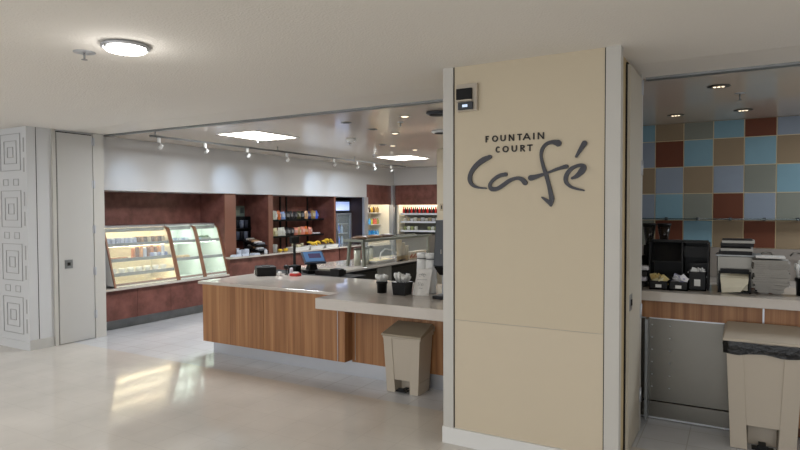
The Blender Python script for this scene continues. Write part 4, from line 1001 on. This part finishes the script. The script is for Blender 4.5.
# steel warmer
t = thing('steel_warmer', (-.045, 5.5, RT), 'stainless steel food warmer behind the napkin holder', 'food warmer')
bx(-.11, .19, -.1, .18, .02, .27).build('body', M['steel'], t, .006)
for x in (-.09, .17):
    for y in (-.08, .16): MB().lathe([(.012, 0), (.012, .02)], cx=x, cy=y, n=10).build('foot', M['black'], t)
bx(-.12, .2, -.11, .19, .27, .28).build('top_plate', M['steel_dull'], t)
for k, z in enumerate((.282, .345)):
    o = thing('sheet_tray', (-.02 + .01 * k, 5.5, RT + z), ['lower black tray with white rim stacked on the steel warmer', 'upper black tray with white rim stacked on the steel warmer'][k], 'tray', group='trays on the warmer')
    bx(-.12, .11, -.11, .12, 0, .03).build('pan', M['black'], o, .003); bx(-.11, .115, -.115, .12, .03, .05).build('liner', cm((.7, .7, .68)), o); bx(-.11, .1, -.11, .11, .05, .058).build('rim', M['black'], o)
t = thing('napkin_holder', (-.03, 5.27, RT), 'black napkin holder with cream napkins folding out of its front', 'napkin holder')
m = bx(-.11, -.10, -.07, .1, 0, .15); m.box(.1, .11, -.07, .1, 0, .15); m.box(-.1, .1, .09, .1, 0, .17); m.box(-.11, .11, -.07, .1, 0, .01)
m.build('frame', M['black'], t)
m = MB(); vs = []
prof = [(.08, .135), (-.04, .13), (-.07, .115), (-.085, .08), (-.09, .04), (-.1, .005)]
for k, (y, z) in enumerate(prof):
    w = .095 - .004 * max(0, k - 2)
    vs += [(-w, y, z), (w - (.0 if k < 4 else .02 * (k - 3)), y, z + (.0 if k < 4 else .012)), (w - (.0 if k < 4 else .02 * (k - 3)), y + .006, z - .004 + (.0 if k < 4 else .012)), (-w, y + .006, z - .004)]
fs = []
for k in range(len(prof) - 1): fs += [(k * 4 + a, k * 4 + (a + 1) % 4, k * 4 + 4 + (a + 1) % 4, k * 4 + 4 + a) for a in range(4)]
fs += [(0, 1, 2, 3), (20, 21, 22, 23)]
m.add(vs, fs).build('napkins', cm((.86, .84, .76), .8), t)
bx(-.09, .09, -.05, .08, .02, .125).build('napkin_pack', cm((.82, .8, .72), .8), t)
# fibre carriers
def carrier():
    m = MB()
    W0, W1 = .15, .20
    m.taper(0, 0, W1 + .03, W1 + .0, .012, W1 + .035, W1 + .005, .028)
    for sx in (-1, 1):
        for sy in (-1, 1): m.taper(sx * .055, sy * .05, .06, .06, 0, .095, .085, .014)
    return m
c0 = None
NC = 15
for i in range(NC):
    o = carrier().build('cup_carrier', M['pulp'], loc=(.21, 5.31, RT + i * .0165 + .001)) if c0 is None else c0.copy()
    if c0 is not None: col.objects.link(o); o.location = (.21 + R.uniform(-.009, .009), 5.31 + R.uniform(-.006, .006), RT + .001 + i * .0165)
    c0 = c0 or o
    q = 1 if i > 3 else .72 + .07 * i
    o.scale = (q, q, 1); o.rotation_euler.z = R.uniform(-.07, .07)
    tag(o, 'grey moulded fibre cup carrier, one of the tall nested stack by the napkin holder', 'cup carrier', 'nested cup carriers')
o = bx(-.09, .1, -.08, .08, 0, .012).build('lid_sleeve', M['white'], loc=(.2, 5.31, RT + .274)); tag(o, 'crinkled silver white wrap lying on top of the cup carrier stack', 'wrap')
fork_cup((.425, 5.3, RT), .062, .13, 'black holder at the right edge of the worktop', n=14, L_=.13, seed=8)
# glass shelf on tiles
t = thing('glass_shelf', (.6, 7.66, 1.565), 'long clear glass shelf clipped to the tiled wall', 'shelf')
bx(-1.9, 2.4, -.1, .096, 0, .01).build('pane', mat('shelf glass', (.35, .42, .4), .05, alpha=.55), t)
for i, x in enumerate((-1.36, -1.025, -.693, -.36, -.05, .28, .6, .92)): bx(x - .014, x + .014, .03, .096, -.014, .022).build('clip', M['slate'], t, .003)
for i, x in enumerate((.32, .6)):
    t = thing('faucet', (x, 7.7, 1.05), ['left thin faucet pipe against the backsplash', 'right thin faucet pipe against the backsplash'][i], 'faucet')
    MB().tube([(0, 0, -.15), (0, 0, .12), (-.02, -.03, .15), (-.1, -.06, .15), (-.12, -.06, .12)], .008).build('pipe', M['steel'], t)
    MB().lathe([(.02, -.16), (.02, -.14)], n=12).build('flange', M['steel'], t)
t = thing('back_counter', (.7, 7.5, 0), 'back counter below the tiled wall', 'counter')
bx(-2.4, 2.45, -.25, .25, 0, .86).build('carcass', M['brown'], t); bx(-2.42, 2.47, -.3, .25, .86, .89).build('worktop', M['quartz'], t)
# outlet on beige block
t = thing('power_outlet', (-4.36, 8.998, 1.72), 'small wall plate at the left edge of the inner beige wall', 'wall plate')
bx(-.035, .035, -.006, 0, -.06, .06).build('plate', cm((.66, .6, .5)), t); bx(-.01, .01, -.008, -.006, -.03, .03).build('socket', M['dark_gap'], t)

# ------------------------------------------------------------------ lights
def area(loc, size, sy, power, color, rot, name):
    ld = bpy.data.lights.new(name, 'AREA'); ld.shape = 'RECTANGLE'; ld.size = size; ld.size_y = sy; ld.energy = power; ld.color = color
    lo = bpy.data.objects.new(name, ld); col.objects.link(lo); lo.location = loc; lo.rotation_euler = rot; return lo
for i, x in enumerate((-11.8, -7.4, -3.0, 1.4, 5.75)):
    area((x, -6.95, 1.5), 4.1, 1.9, 60, (.93, .96, 1), (PI / 2, 0, 0), 'window_daylight')
# light under the round lamp, then added unseen fill lights over the hall
ld = bpy.data.lights.new('hall_lamp_and_fill', 'POINT'); ld.energy = 3; ld.color = (1, .97, .92); ld.shadow_soft_size = .1
lo = bpy.data.objects.new('hall_lamp_and_fill', ld); col.objects.link(lo); lo.location = (-3.25, 2.31, CZ - .13)
for i, (x, y) in enumerate(((-3.25, -2), (1.5, -1), (-8.5, -2.4), (-10.5, -.8), (4.2, .6), (0, -4.5), (-5.4, .2))):
    area((x, y, CZ - .02), .6, .6, 41, (1, .98, .95), (0, 0, 0), 'hall_lamp_and_fill')
for loc, p in (((-5.7, 6.05, CZ - .02), 60), ((-5.75, 10.1, CZ - .02), 60), ((-3.6, 7.5, CZ - .02), 14), ((1.9, 6.2, CZ - .02), 62)):  # first two sit at the ceiling panels; last two are added unseen fill
    area(loc, .6, .75, p, (.88, .94, 1), (0, 0, 0), 'panel_and_fill_lamp')

w = bpy.data.worlds.new('world'); scn.world = w; w.use_nodes = True
w.node_tree.nodes['Background'].inputs[0].default_value = (.8, .88, 1, 1); w.node_tree.nodes['Background'].inputs[1].default_value = .8
vs = scn.view_settings; vs.view_transform = 'Standard'; vs.look = 'None'; vs.gamma = 1; vs.exposure = 0; vs.use_curve_mapping = False
